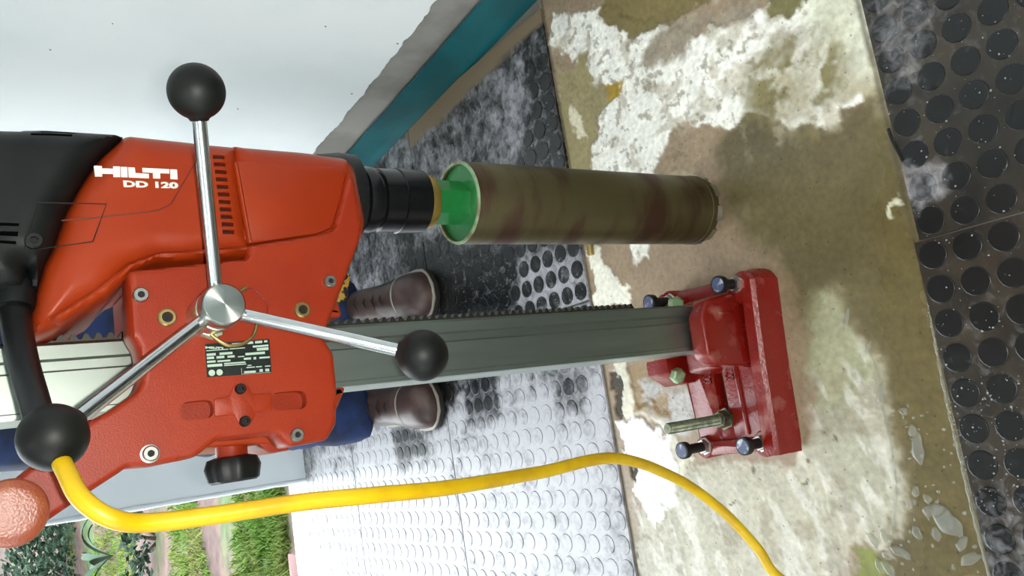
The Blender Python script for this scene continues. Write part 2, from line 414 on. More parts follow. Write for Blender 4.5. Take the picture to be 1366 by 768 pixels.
S0, S1 = 0.535, 1.180
gx = np.linspace(-1.05, 0.86, 640); gy = np.linspace(S0, S1, 230)
GX, GY = np.meshgrid(gx, gy); X = GX.ravel(); Y = GY.ravel()
wx = (fbm(X, Y, 16, 4, 21)-0.5)*0.050 + (fbm(X, Y, 60, 3, 22)-0.5)*0.022+(fbm(X, Y, 170, 2, 23)-0.5)*0.008
wy = (fbm(X, Y, 16, 4, 31)-0.5)*0.050 + (fbm(X, Y, 60, 3, 32)-0.5)*0.022+(fbm(X, Y, 170, 2, 33)-0.5)*0.008
Xw, Yw = X+wx, Y+wy
colr = np.tile(np.array(lin((148, 128, 104))), (X.size, 1))          # damp brown cement
rough = np.full(X.size, 0.42); bmp = np.full(X.size, 0.25); hgt = np.zeros(X.size)
mott = fbm(X, Y, 24, 5, 41)
def zone(pts, c, r=None, b=None, h=0.0, w=0.004, warp=True, amt=1.0, mask=None):
    P = fpoly(pts)
    s = sdist(Xw if warp else X, Yw if warp else Y, P); m = sstep(-w, w, s)*amt
    if mask is not None: m = m*mask
    global colr, rough, bmp, hgt
    colr = colr*(1-m[:, None]) + np.array(lin(c))*m[:, None]
    if r is not None: rough = rough*(1-m)+r*m
    if b is not None: bmp = bmp*(1-m)+b*m
    hgt = hgt + h*m
# olive wet area on the near right
zone([(990,140),(1110,150),(1150,130),(1185,110),(1400,900),(1130,900),(1165,700),(1195,690),(1190,600),(1160,470),(1110,400),(1060,420),(1030,340),(960,200)], (98,87,58), 0.3, 0.12, w=0.03)
zone([(1165,150),(1190,140),(1270,450),(1345,780),(1215,780),(1205,600),(1185,520),(1170,380)], (94,83,50), 0.27, 0.08, w=0.02)
# greenish shadow round the bit, painted into the damp screed colour
zone([(985,165),(1060,160),(1100,210),(1085,300),(1110,400),(1090,440),(1060,400),(1050,340),(1000,330),(960,260)], (98,88,60), 0.3, 0.15, w=0.028)
# dry pale concrete, left part of the strip
zone([(850,620),(900,590),(935,615),(1060,620),(1080,560),(1072,500),(1090,410),(1112,405),(1140,440),(1165,480),(1172,530),(1188,570),(1196,640),(1197,690),(1182,735),(1160,712),(1146,730),(1130,780),(1120,1500),(800,1500),(860,780)], (178,172,152), 0.5, 0.6, 0.0008, w=0.006)
zone([(1080,400),(1120,400),(1160,470),(1170,520),(1130,560),(1080,540),(1072,480)], (146,146,112), 0.45, 0.3, w=0.02, amt=0.8)
zone([(1100,540),(1175,540),(1195,640),(1190,700),(1130,690),(1090,600)], (158,154,134), 0.4, 0.3, w=0.02, amt=0.9)
# white lime-dusted plaster towards the wall
zone([(770,240),(790,195),(803,165),(798,140),(790,120),(760,75),(735,60),(740,20),(800,10),(850,20),(930,50),(1000,20),(1060,-20),(1160,-30),(1170,60),(1182,110),(1155,132),(1128,142),(1100,165),(1040,157),(1008,152),(985,168),(940,163),(905,172),(887,200),(880,240),(862,340),(840,345),(790,260)], (238,236,226), 0.75, 0.9, 0.0016, w=0.004)
WP = [(760,250),(720,40),(800,-10),(1000,-40),(1190,-40),(1190,130),(1100,175),(880,260),(850,345)]
zone(WP, (172,160,136), 0.7, 0.8, -0.0006, w=0.01, mask=sstep(0.54, 0.68, fbm(X, Y, 34, 5, 43)), amt=0.6)
zone(WP, (120,108,84), 0.7, 0.8, -0.0010, w=0.01, mask=sstep(0.64, 0.70, fbm(X, Y, 90, 3, 44)), amt=0.6)
zone([(1075,-20),(1160,-20),(1185,105),(1130,100),(1090,60)], (208,208,182), 0.7, 0.4, w=0.03, amt=0.8)
zone([(1020,70),(1090,30),(1130,60),(1130,130),(1080,175),(1000,160),(1000,110)], (128,118,78), 0.5, 0.4, w=0.03, mask=sstep(0.42, 0.56, mott))
zone([(1130,95),(1182,100),(1190,160),(1130,160)], (168,158,126), 0.5, 0.4, w=0.025, mask=sstep(0.36, 0.55, mott), amt=0.9)
zone([(985,120),(1040,70),(1100,60),(1100,150),(1000,165)], (176,168,138), 0.6, 0.4, w=0.03, mask=sstep(0.45, 0.6, 1-mott), amt=0.8)
zone([(845,100),(870,55),(900,25),(960,20),(1000,0),(1010,40),(935,35),(925,65),(900,90),(862,95)], (150,138,120), 0.7, 0.6, -0.0012, w=0.01, mask=sstep(0.3, 0.55, mott+0.1))
zone([(800,0),(800,30),(835,50),(870,45),(905,22),(945,0),(960,-40),(790,-40)], (120,106,62), 0.35, 0.3, -0.0016, w=0.003)
zone([(1028,36),(1075,0),(1090,-30),(1030,-30)], (112,106,66), 0.4, 0.3, -0.0016, w=0.003)
zone([(724,40),(738,92),(745,100),(780,70),(792,95),(785,110),(800,118),(822,120),(820,135),(800,150),(790,190),(785,240),(760,240),(735,60)], (146,134,94), 0.45, 0.5, -0.0014, w=0.004)
zone([(806,118),(832,110),(828,130),(812,138)], (156,128,30), 0.35, 0.3, -0.001, w=0.003)
zone([(760,140),(775,150),(778,190),(766,190)], (214,206,180), 0.7, 0.8, 0.0014, w=0.004)
DP = [(850,620),(1060,620),(1080,500),(1160,470),(1196,640),(1130,800),(1120,1500),(800,1500)]
zone(DP, (206,202,190), 0.5, 0.6, 0.0003, w=0.02, mask=sstep(0.5, 0.64, fbm(X*0.6+Y, Y*2.5-X, 22, 4, 45)), amt=0.7)
zone(DP, (140,130,106), 0.5, 0.6, -0.0004, w=0.02, mask=sstep(0.57, 0.68, fbm(X, Y, 30, 4, 46)), amt=0.6)
# chipped plaster along the far edge of the strip
zone([(785,330),(800,340),(815,362),(840,383),(842,402),(825,410),(795,412)], (228,224,208), 0.75, 0.6, 0.0018, w=0.002)
zone([(800,420),(820,480),(818,520),(830,548),(860,545),(893,575),(900,600),(880,640),(870,700),(905,640),(930,600),(905,575),(885,545),(850,530),(840,500),(830,470)], (214,208,190), 0.6, 0.6, 0.002, w=0.003)
zone([(818,555),(850,548),(898,580),(905,612),(898,640),(905,660),(880,712),(850,660),(838,620),(828,600)], (240,239,234), 0.28, 0.4, 0.002, w=0.002)  # broken plaster, its white raised to paint in the doorway glare
zone([(814,500),(826,505),(838,545),(830,552),(818,535)], (62,54,42), 0.7, 0.5, -0.004, w=0.003)
zone([(836,620),(850,622),(848,640),(838,636)], (52,46,36), 0.7, 0.5, -0.003, w=0.002)
zone([(840,500),(880,490),(930,500),(925,560),(880,560),(850,540)], (146,122,88), 0.3, 0.3, 0, w=0.012)
zone([(860,520),(910,510),(930,540),(915,580),(880,560)], (176,172,168), 0.25, 0.4, 0.0004, w=0.01, mask=sstep(0.42, 0.6, mott+0.08))
for (px, py, r) in [(1009,628,.007),(1082,616,.005),(981,674,.004),(1083,646,.004),(1115,585,.005),(1020,645,.003),(860,735,.006),(1170,15,.006),(1190,70,.003)]:
    c = fl(px, py); dd = np.hypot(Xw-c.x, Yw-c.y); m = 1-sstep(r*0.6, r*1.3, dd)
    colr = colr*(1-m[:, None]) + np.array(lin((96, 88, 58)))*m[:, None]
zone([(1150,735),(1165,728),(1175,768),(1172,800),(1150,800)], (112,116,44), 0.4, 0.3, 0, w=0.003)
zone([(1206,258),(1212,275),(1200,300),(1190,305),(1198,280)], (210,206,178), 0.6, 0.5, 0.001, w=0.002)
# dirt line at the mat edges
edge_d = np.minimum(np.abs(Y-1.172), np.abs(Y-0.548)); m = (1-sstep(0.0, 0.006, edge_d+0.004*(mott-0.5)))*0.7
colr = colr*(1-m[:, None]) + np.array(lin((66, 60, 44)))*m[:, None]
hgt = hgt + (fbm(X, Y, 40, 4, 51)-0.5)*0.0012*(bmp > 0.3)
ridge = np.abs(fbm(X, Y, 26, 3, 61)-0.5)
hgt = hgt - (1-sstep(0, 0.012, ridge))*0.001*(bmp > 0.45)
Z = hgt + 0.0005
nx, ny = len(gx), len(gy)
me = bpy.data.meshes.new('screed_strip')
idx = np.arange(nx*ny).reshape(ny, nx)
quads = np.stack([idx[:-1, :-1], idx[:-1, 1:], idx[1:, 1:], idx[1:, :-1]], -1).reshape(-1, 4)
me.from_pydata(np.stack([np.minimum(X, wallx(Y)-0.01), Y, Z], 1).tolist(), [], quads.tolist())
set_attr(me, 'stain_shade', np.concatenate([colr, np.ones((X.size, 1))], 1))
set_attr(me, 'finish', np.stack([rough, bmp, hgt*0, np.ones(X.size)], 1))
strip = link('screed_strip', me, M_SCREED, floor, 180)
strip['label'] = 'bare stained cement strip, white and damp brown'

# ------------------------------------------------------------------ studded rubber tiles
def mat_nodes(nt, N, L):
    b = N['Principled BSDF']
    a = N.new('ShaderNodeAttribute'); a.attribute_name = 'slurry_shade'
    sx = N.new('ShaderNodeSeparateColor'); L.new(a.outputs['Color'], sx.inputs[0])
    g = N.new('ShaderNodeNewGeometry')
    n = N.new('ShaderNodeTexNoise'); n.inputs['Scale'].default_value = 75; n.inputs['Detail'].default_value = 7; n.inputs['Distortion'].default_value = 0.6
    L.new(g.outputs['Position'], n.inputs['Vector'])
    ad = N.new('ShaderNodeMath'); ad.operation = 'MULTIPLY_ADD'; L.new(n.outputs['Fac'], ad.inputs[0]); ad.inputs[1].default_value = 0.8; ad.inputs[2].default_value = -0.4
    s2 = N.new('ShaderNodeMath'); s2.operation = 'ADD'; L.new(ad.outputs[0], s2.inputs[0]); L.new(sx.outputs[0], s2.inputs[1])
    mr = N.new('ShaderNodeMapRange'); mr.interpolation_type = 'SMOOTHSTEP'; mr.inputs[1].default_value = 0.12; mr.inputs[2].default_value = 0.85; L.new(s2.outputs[0], mr.inputs[0])
    mx = N.new('ShaderNodeMix'); mx.data_type = 'RGBA'; mx.inputs[6].default_value = (*lin((13, 14, 14)), 1); mx.inputs[7].default_value = (*lin((168, 167, 172)), 1)
    L.new(mr.outputs[0], mx.inputs[0])
    mx2 = N.new('ShaderNodeMix'); mx2.data_type = 'RGBA'; mx2.inputs[7].default_value = (*lin((128, 110, 86)), 1)
    L.new(sx.outputs[1], mx2.inputs[0]); L.new(mx.outputs[2], mx2.inputs[6]); L.new(mx2.outputs[2], b.inputs['Base Color'])
    L.new(sx.outputs[2], b.inputs['Roughness'])
    bp = N.new('ShaderNodeBump'); bp.inputs['Strength'].default_value = 0.2; bp.inputs['Distance'].default_value = 0.002
    L.new(n.outputs['Fac'], bp.inputs['Height']); L.new(bp.outputs['Normal'], b.inputs['Normal'])
M_MAT = attr_mat('slurried_black_rubber', mat_nodes)
MZ = dict(
    b1=fpoly([(560,330),(640,322),(790,322),(798,350),(775,372),(770,400),(700,415),(590,435),(575,370)]),
    b2=fpoly([(712,70),(738,70),(765,228),(690,228),(700,190),(715,150)]),
    b3=fpoly([(615,488),(668,488),(672,555),(625,562)]), b4=fpoly([(525,575),(565,570),(575,612),(532,622)]),
    toe_shade=fpoly([(545,345),(600,340),(615,430),(612,520),(592,575),(570,580),(580,470)]), b6=fpoly([(740,495),(775,490),(785,560),(750,555)]),  # first zone: shade ahead of the boot toes, painted as darker rubber
    web=fpoly([(690,345),(800,330),(805,420),(690,425)]),
    low=fpoly([(380,650),(480,560),(600,500),(820,480),(870,900),(380,900)]),
    f1=fpoly([(1200,215),(1255,212),(1268,245),(1230,300),(1205,262)]),
    f2=fpoly([(1285,665),(1330,640),(1400,630),(1400,900),(1330,900)]),
    f3=fpoly([(1150,-30),(1255,-30),(1250,110),(1190,120),(1170,60)]))
def slurry_shade(x, y, stud):
    x = np.asarray(x, float); y = np.asarray(y, float)
    xw = x+(fbm(x, y, 18, 3, 71)-0.5)*0.06; yw = y+(fbm(x, y, 18, 3, 72)-0.5)*0.06
    big = fbm(x, y, 7, 4, 73)
    back = y > 0.9
    s = np.where(back, 0.36+(big-0.5)*0.40, 0.02+(big-0.5)*0.2)
    r = np.where(back, 0.5, 0.28)
    gap = 1-stud
    def put(k, lv, rg, gp, wd=0.012):
        nonlocal s, r
        m = sstep(-wd, wd, sdist(xw, yw, MZ[k])); s = s*(1-m)+(lv+gp*gap)*m; r = r*(1-m)+rg*m
    put('low', 0.70, 0.36, 0.03, 0.10)
    s = s + np.where(back, (fbm(x, y, 26, 4, 77)-0.5)*0.55, 0)
    s = s + np.where(back, 0.0, 0.10*gap)
    put('b1', 0.06, 0.26, 0.10, 0.03); put('toe_shade', 0.02, 0.3, 0.05, 0.03); put('web', 0.20, 0.32, 0.42, 0.03)
    s = s + np.where(back, (fbm(x, y, 45, 3, 78)-0.5)*0.4, 0)
    put('b2', 0.08, 0.24, 0.14, .02); put('b3', 0.14, 0.28, 0.16, .02); put('b4', 0.16, 0.28, 0.16, .02); put('b6', 0.2, 0.28, 0.2, .02)
    put('f1', 0.36, 0.35, 0.1); put('f2', 0.24, 0.14, 0.05, 0.02); put('f3', 0.34, 0.28, 0.0, 0.02)
    m = np.where(back, sstep(0.068, 0.056, wallx(y)-x+(big-0.5)*0.02)*sstep(1.80, 1.74, y), 0.0)
    m = np.maximum(m, np.where(back, 0, 0.2*gap*fbm(x, y, 30, 3, 75)))
    return np.stack([s, m, r, np.ones_like(s)], -1)

TS = 0.588; NST = 14; PITCH = TS/NST; TT = 0.0045
def stud_verts(cx, cy, seg=16):
    V = []; prof = [(0.0178, TT-0.0004), (0.0173, TT+0.0009), (0.0167, TT+0.0012), (0.0160, TT+0.0012)]
    for r, z in prof:
        for k in range(seg): a = 2*math.pi*k/seg; V.append((cx+r*math.cos(a), cy+r*math.sin(a), z))
    V.append((cx, cy, TT+0.0012)); Fc = []
    for i in range(len(prof)-1):
        for k in range(seg): j = (k+1) % seg; Fc.append((i*seg+k, i*seg+j, (i+1)*seg+j, (i+1)*seg+k))
    b = (len(prof)-1)*seg
    for k in range(seg): Fc.append((b+k, b+(k+1) % seg, b+seg))
    return V, Fc
tiles = []; studs = []
def tile(x0, y0, rot=0.0, pitch_shift=0.0):
    n = 48; c, s_ = math.cos(rot), math.sin(rot); cx, cy = x0+TS/2, y0+TS/2
    def tr(u, v): return cx+(u-TS/2)*c-(v-TS/2)*s_, cy+(u-TS/2)*s_+(v-TS/2)*c
    g = np.linspace(0.0012, TS-0.0012, n); V = []; Fc = []
    for v in g:
        for u in g:
            p = tr(u, v); V.append((min(p[0], wallx(p[1])-0.009), p[1], TT))
    for j in range(n-1):
        for i in range(n-1): Fc.append((j*n+i, j*n+i+1, (j+1)*n+i+1, (j+1)*n+i))
    ring = [i for i in range(n)] + [j*n+n-1 for j in range(1, n)] + [(n-1)*n+i for i in range(n-2, -1, -1)] + [j*n for j in range(n-2, 0, -1)]
    base = len(V); V += [(V[i][0], V[i][1], -0.002) for i in ring]
    for k in range(len(ring)):
        j = (k+1) % len(ring); Fc.append((ring[j], ring[k], base+k, base+j))
    me = bpy.data.meshes.new('rubber_tile'); me.from_pydata(V, [], Fc)
    A = np.array(V); set_attr(me, 'slurry_shade', slurry_shade(A[:, 0], A[:, 1], np.zeros(len(A))))
    o = link('rubber_tile', me, M_MAT, floor, 30); k = len(tiles); tiles.append(o)
    for j in range(NST):
        for i in range(NST):
            p = tr((i+0.5)*PITCH, (j+0.5)*PITCH)
            if p[0] > wallx(p[1])-0.070: continue
            a, b, d = proj((p[0], p[1], TT)); vis = -25 < a < 1391 and -25 < b < 793
            studs.append((d if vis else d+100, p, k))
for (x0, y0, rr) in [(0.152, -0.045, 0.004), (-0.438, -0.037, -0.006), (-1.03, -0.04, 0.0)]: tile(x0, y0, rr)
for r, y0 in enumerate((1.174, 1.764, 2.354)):
    for x0 in (0.214, -0.376, -0.966): tile(x0+(0.004 if r == 1 else 0), y0, 0.001*(r-1))
studs.sort(key=lambda s: s[0])
rest = {}
for i, (d, p, k) in enumerate(studs):
    V, Fc = stud_verts(p[0], p[1], 14)
    if i < 300 and d < 50:
        me = bpy.data.meshes.new('stud'); me.from_pydata(V, [], Fc); A = np.array(V)
        set_attr(me, 'slurry_shade', slurry_shade(A[:, 0], A[:, 1], np.ones(len(A))))
        link('stud', me, M_MAT, tiles[k], 30)
    else: rest.setdefault(k, MB()).add(V, Fc)
for k, mb in rest.items():
    me = bpy.data.meshes.new('studs'); me.from_pydata(mb.v, [], mb.f); A = np.array(mb.v)
    set_attr(me, 'slurry_shade', slurry_shade(A[:, 0], A[:, 1], np.ones(len(A))))
    o = link('studs', me, M_MAT, tiles[k], 30); o['kind'] = 'stuff'

# ------------------------------------------------------------------ water beads left on the screed
wm = bpy.data.materials.new('water'); wm.use_nodes = True
_b = wm.node_tree.nodes['Principled BSDF']; _b.inputs['Transmission Weight'].default_value = 0.88; _b.inputs['IOR'].default_value = 1.33
_b.inputs['Roughness'].default_value = 0.03; _b.inputs['Base Color'].default_value = (0.93, 0.94, 0.85, 1)
def blob(mb, c, rx, ry, rot, h, seg=18, jag=0.25, z0=0.0012):
    ph = [random.uniform(0, 6.28) for _ in range(4)]; V = []; Fc = []; prof = [(1.0, 0.0), (0.96, 0.45), (0.84, 0.8), (0.6, 0.96), (0.3, 1.0)]
    for r, z in prof:
        for k in range(seg):
            a = 2*math.pi*k/seg; q = 1+jag*(0.5*math.sin(2*a+ph[0])+0.35*math.sin(3*a+ph[1])+0.3*math.sin(5*a+ph[2]))
            u, v = rx*q*r*math.cos(a), ry*q*r*math.sin(a)
            V.append((c.x+u*math.cos(rot)-v*math.sin(rot), c.y+u*math.sin(rot)+v*math.cos(rot), z0+h*z))
    V.append((c.x, c.y, z0+h))
    for i in range(len(prof)-1):
        for k in range(seg): j = (k+1) % seg; Fc.append((i*seg+k, i*seg+j, (i+1)*seg+j, (i+1)*seg+k))
    b = (len(prof)-1)*seg
    for k in range(seg): Fc.append((b+k, b+(k+1) % seg, b+seg))
    mb.add(V, Fc)
mb = MB()
for (px, py, rx, ry, rot, h) in [(1225,598,.018,.009,-.1,.0022),(1218,574,.007,.006,0,.002),(1258,690,.02,.011,.2,.0022),(1245,680,.008,.014,.3,.0022),(1268,700,.018,.012,.8,.0024),
        (1222,655,.007,.005,0,.002),(1213,670,.007,.005,0,.002),(1224,710,.009,.006,.5,.002),(1284,725,.01,.006,-.6,.0022),(1295,745,.016,.006,-1.1,.0022),(1186,758,.012,.007,.4,.002),
        (1200,735,.014,.006,1.2,.002),(1165,720,.012,.006,.6,.002),(1180,715,.008,.006,0,.002),(1175,525,.012,.005,-.4,.002),(1206,548,.006,.005,0,.002),(1212,742,.004,.004,0,.0015),
        (1185,740,.009,.006,1.0,.002),(1174,755,.01,.006,.2,.002),(1130,425,.014,.004,-.5,.0018),(1158,465,.012,.004,-.7,.0018),(1238,665,.006,.005,0,.002),(1250,712,.008,.006,.2,.002)]:
    blob(mb, fl(px, py), rx, ry, rot, h)
for _ in range(70):
    px, py = random.uniform(1190, 1310), random.uniform(540, 768); blob(mb, fl(px, py), random.uniform(.001, .003), random.uniform(.001, .003), 0, .001, 8, .1)
for _ in range(60):
    px, py = random.uniform(860, 930), random.uniform(480, 560); blob(mb, fl(px, py), random.uniform(.001, .003), random.uniform(.001, .003), 0, .001, 8, .1)
fk = MB()  # pale specks stand in for flash glints on water drops
for (a, b, c, d, n) in [(1175, 1366, 500, 690, 260), (1180, 1366, 0, 500, 150), (570, 780, 335, 425, 220), (690, 760, 100, 225, 40), (600, 800, 500, 600, 60)]:
    for _ in range(n):
        p = fl(random.uniform(a, b), random.uniform(c, d)); p.z = 0
        if 0.553 < p.y < 1.178: continue
        k = .0005+.0011*random.random()**3; blob(fk, p, k, k, 0, .0008, 6, .2, TT+.0008)
o = fk.build('glint_flecks', mat('pale_drop_glint', (140, 142, 142), .3), None, 60); o['kind'] = 'stuff'; tag(o, 'pale wet grit specks painted over the rubber tiles', 'glint')
o = mb.build('water_beads', wm, None, 60); o['kind'] = 'stuff'; tag(o, 'clear water beads scattered over the damp cement strip', 'water')
# puddle rim of the wet film against the dry cement, and the meniscus along the front mats
mb = MB(); rim = [fl(x, y, 0.0012) for x, y in [(1160,468),(1172,500),(1178,545),(1186,575),(1193,620),(1196,660),(1192,700),(1187,728)]]
mb.tube(spline(rim, 8), [0.0008]+[0.0018+0.0009*math.sin(i*1.7) for i in range(len(spline(rim, 8))-2)]+[0.0008], 8)
mn = [fl(x, y, 0.002) for x, y in [(1238,400),(1250,470),(1264,540),(1281,610),(1297,680),(1314,745),(1330,800)]]
mb.tube(spline(mn, 8), [0.001]+[0.0022+0.0009*math.sin(i*2.3) for i in range(len(spline(mn, 8))-2)]+[0.001], 8)
tag(mb.build('water_film_rim', wm, None, 80), 'thin bright rim of water beside the front rubber tiles', 'water')
# chip of torn black strip at the tile edge
tag(MB().tube(spline([fl(1185,172,.004), fl(1192,190,.006), fl(1205,215,.005)], 5), .0022, 6).build('rubber_shred', M_RUB), 'dark shred of rubber at the near tile edge', 'scrap')
# small brass plug lying by the far tile edge
tag(MB().lathe(fl(790, 333, .003)+Vector((0.010, 0, .004)), (-1, .1, 0), [(0, .006), (.003, .007), (.006, .006), (.009, .007), (.012, .006), (.015, .007), (.02, .006)], 12).build('brass_plug', M_BRASS), 'small ribbed brass plug lying below the core bit', 'plug')

# ------------------------------------------------------------------ the core drill on its stand
BX, BY = 0.290, 0.865           # bit axis
rig = empty('core_drill', (0.10, 0.865, 0.0))
tag(rig, 'red core drill on an upright aluminium stand with three-armed crank wheel', 'drill')
def part(mb, name, m, parent=None, smooth=40):
    o = mb.build(name, m, None, smooth)
    if parent is None: under(o, rig)
    else: sub(o, parent)
    return o

# base casting -------------------------------------------------------------
mb = MB()
# plate in pieces round the slot
def plate(pts, z0, z1, b=0.003, c=0.004): mb.prism(pts, z0, z1, b, 2, axis='z', corner=c)
FL, FR, BL, BR = (-0.088, 0.776), (0.166, 0.757), (-0.078, 0.955), (0.176, 0.968)
plate([(-0.075, 0.795), (0.150, 0.785), (0.150, 0.8705), (-0.045, 0.8705), (-0.073, 0.8705)], 0.008, 0.030)
plate([(-0.073, 0.8885), (-0.045, 0.8885), (0.150, 0.8885), (0.150, 0.948), (-0.066, 0.940)], 0.008, 0.030)
plate([(-0.073, 0.866), (-0.040, 0.866), (-0.040, 0.893), (-0.072, 0.893)], 0.008, 0.030, 0.001, 0)
plate([(0.050, 0.866), (0.150, 0.866), (0.150, 0.893), (0.050, 0.893)], 0.008, 0.030, 0.001, 0)
# sloped back skirt
mb.add([(-0.066, .938, .030), (.04, .946, .030), (.045, .968, .0), (-0.072, .960, .0), (-0.066, .93, .0), (.04, .93, .0)],
       [(0, 1, 2, 3), (0, 3, 4), (1, 5, 2), (4, 3, 2, 5), (0, 4, 5, 1)])
# front rail: tall bar with a step along its face, slightly kinked
def rail(path, w, h, z0=0.0, b=0.005):
    V = []; Fc = []; n = len(path); sec = [(-w/2, z0), (-w/2, z0+h*0.42), (-w/2+0.003, z0+h*0.5), (-w/2+0.003, z0+h-b), (-w/2+0.003+b, z0+h), (w/2-b, z0+h), (w/2, z0+h-b), (w/2, z0)]
    for i, p in enumerate(path):
        a = Vector(path[max(i-1, 0)]); c = Vector(path[min(i+1, n-1)]); t = (c-a).normalized(); nn = Vector((-t.y, t.x))
        for u, z in sec: V.append((p[0]+nn.x*u, p[1]+nn.y*u, z))
    k = len(sec)
    for i in range(n-1):
        for j in range(k): q = (j+1) % k; Fc.append((i*k+j, i*k+q, (i+1)*k+q, (i+1)*k+j))
    Fc.append(tuple(range(k))); Fc.append(tuple((n-1)*k+j for j in range(k))[::-1]); mb.add(V, Fc)
rail([(-0.088, 0.792), (-0.05, 0.789), (0.03, 0.785), (0.095, 0.780), (0.125, 0.777), (0.159, 0.7740)], 0.030, 0.052)
mb.lathe((0.150, 0.7865, 0), (0, 0, 1), [(0, .0270), (.022, .0270), (.026, .0240), (.0455, .0240), (.0490, .0205)], 32)      # right front foot boss
mb.lathe((-0.072, 0.808, 0), (0, 0, 1), [(0, .019), (.040, .019), (.043, .017)], 24)
mb.lathe((-0.070, 0.928, 0), (0, 0, 1), [(0, .017), (.034, .017), (.037, .015)], 24)
mb.lathe((0.163, 0.944, 0), (0, 0, 1), [(0, .017), (.036, .017), (.039, .015)], 24)
mb.box((-0.083, 0.815, 0), (-0.062, 0.925, 0.036), 0.004)                               # left end rib
mb.box((-0.058, 0.838, 0.028), (0.05, 0.846, 0.033), 0.002)
mb.prism([(0.145, 0.79), (0.168, 0.795), (0.176, 0.945), (0.150, 0.955)], 0, 0.034, 0.004, 2, axis='z')
mb.prism([(0.060, 0.935), (0.15, 0.93), (0.178, 0.950), (0.170, 0.966), (0.140, 0.968), (0.064, 0.965)], 0, 0.046, 0.004, 2, axis='z', corner=.006)
# column clamp flanks behind the socket
mb.prism([(0.030, 0.055), (0.05, 0.085), (0.072, 0.085), (0.072, 0.02), (0.030, 0.02)], 0.925, 0.972, 0.004, 2)
mb.prism([(0.136, 0.02), (0.136, 0.07), (0.150, 0.07), (0.162, 0.04), (0.162, 0.02)], 0.905, 0.960, 0.004, 2)
base = part(mb, 'base_plate', M_BASE); base['label'] = 'dusty red cast base plate with slot'
# column socket: chamfered block in front of the column foot
mb = MB()
mb.prism([(0.047, 0.024), (0.143, 0.024), (0.147, 0.060), (0.140, 0.108), (0.118, 0.126), (0.060, 0.128), (0.046, 0.112), (0.040, 0.060)], 0.800, 0.829, 0.005, 3, corner=0.006)
mb.prism([(0.036, 0.024), (0.155, 0.024), (0.147, 0.066), (0.044, 0.066)], 0.812, 0.905, 0.006, 3, corner=0.005)
socket = part(mb, 'column_socket', M_BASE)
part(MB().box((0.115, .7985, .060), (0.119, .801, .090), .0008), 'casting_rib', M_BASE, socket)
# cast marks beside the slot
for (px, py) in [(944, 505), (974, 500)]:
    mb = MB(); c = fl(px, py, .030); s = .0075
    for a, b in (((-s, -s), (s, -s+.0025)), ((-s, s-.0025), (s, s)), ((-s, -s), (-s+.0025, s)), ((s-.0025, -s), (s, s)), ((-s*.3, -s), (s*.1, s))):
        mb.box((c.x+a[0], c.y+a[1], .0295), (c.x+b[0], c.y+b[1], .0318))
    part(mb, 'cast_mark', M_BASE, base)
# clamp nuts
for p, ax in (((0.045, .926, .070), (-.3, -1, .2)), ((0.150, .90, .072), (0, -1, .3))):
    part(MB().lathe(p, ax, [(0, .012), (.010, .012), (.012, .009)], 6), 'clamp_nut', M_RIM, base, 30)
# levelling screws
for (x, y, zf, zt) in [(-0.070, 0.810, .040, .086), (-0.068, 0.925, .034, .090), (0.157, 0.793, .048, .092), (0.162, 0.940, .036, .088)]:
    s = part(MB().lathe((x, y, 0.001), (0, 0, 1), [(0, .006), (zt-.012, .006)], 14), 'levelling_screw', M_ZINC)
    part(MB().lathe((x, y, zf), (0, 0, 1), [(0, .0135), (.003, .0135), (.004, .011), (.011, .0105)], 6), 'lock_nut', M_ZINC, s, 30)
    part(MB().lathe((x, y, zf+.010), (0, 0, 1), [(0, .0075), (zt-zf-.024, .0075)], 16), 'thread_sleeve', M_BLACK, s)
    prof = [(0, .008), (.002, .0125), (.009, .0130), (.0115, .0125)]
    part(MB().lathe((x, y, zt-.014), (0, 0, 1), prof, 20), 'screw_cap', M_BLACK, s)
    part(MB().lathe((x, y, zt-.0026), (0, 0, 1), [(0, .0105), (.0012, .0100)], 20), 'cap_disc', mat('worn_blue_cap', (66, 74, 104), 0.45, col2=(190, 192, 200), scale=90, lo=.5, hi=.7), s)
# threaded clamping rod in the slot
rx, ry = -0.031, 0.8795
mb = MB(); pr = []
z = 0.0
while z < 0.150: pr += [(z, .0082), (z+.001, .0074)]; z += .002
mb.lathe((rx, ry, 0.002), (0.0, 0.0, 1), pr + [(.150, .0070)], 16)
rod = part(mb, 'clamping_rod', M_ROD)
part(MB().lathe((rx, ry, .030), (0, 0, 1), [(0, .017), (.003, .017), (.0031, .0135), (.016, .0135), (.018, .012)], 6), 'rod_nut', M_ROD, rod, 30)
part(MB().box((-0.044, .871, .0), (.052, .888, .006)), 'slot_floor', M_BASE, base)

# column -------------------------------------------------------------------
CX0, CX1, CY0, CY1 = 0.0705, 0.1375, 0.832, 0.900
mb = MB()
sec = [(CX0, CY0+.004), (CX0+.001, CY0), (CX0+.006, CY0), (CX0+.007, CY0+.0015), (CX0+.040, CY0+.0015), (CX0+.042, CY0+.005), (CX0+.050, CY0+.005), (CX0+.052, CY0+.001),
       (CX1-.003, CY0+.001), (CX1, CY0+.004), (CX1, CY1-.004), (CX1-.004, CY1), (CX0+.004, CY1), (CX0, CY1-.004)]
mb.prism(sec, 0.028, 1.18, axis='z')
column = part(mb, 'column', M_ALU, None, 25)
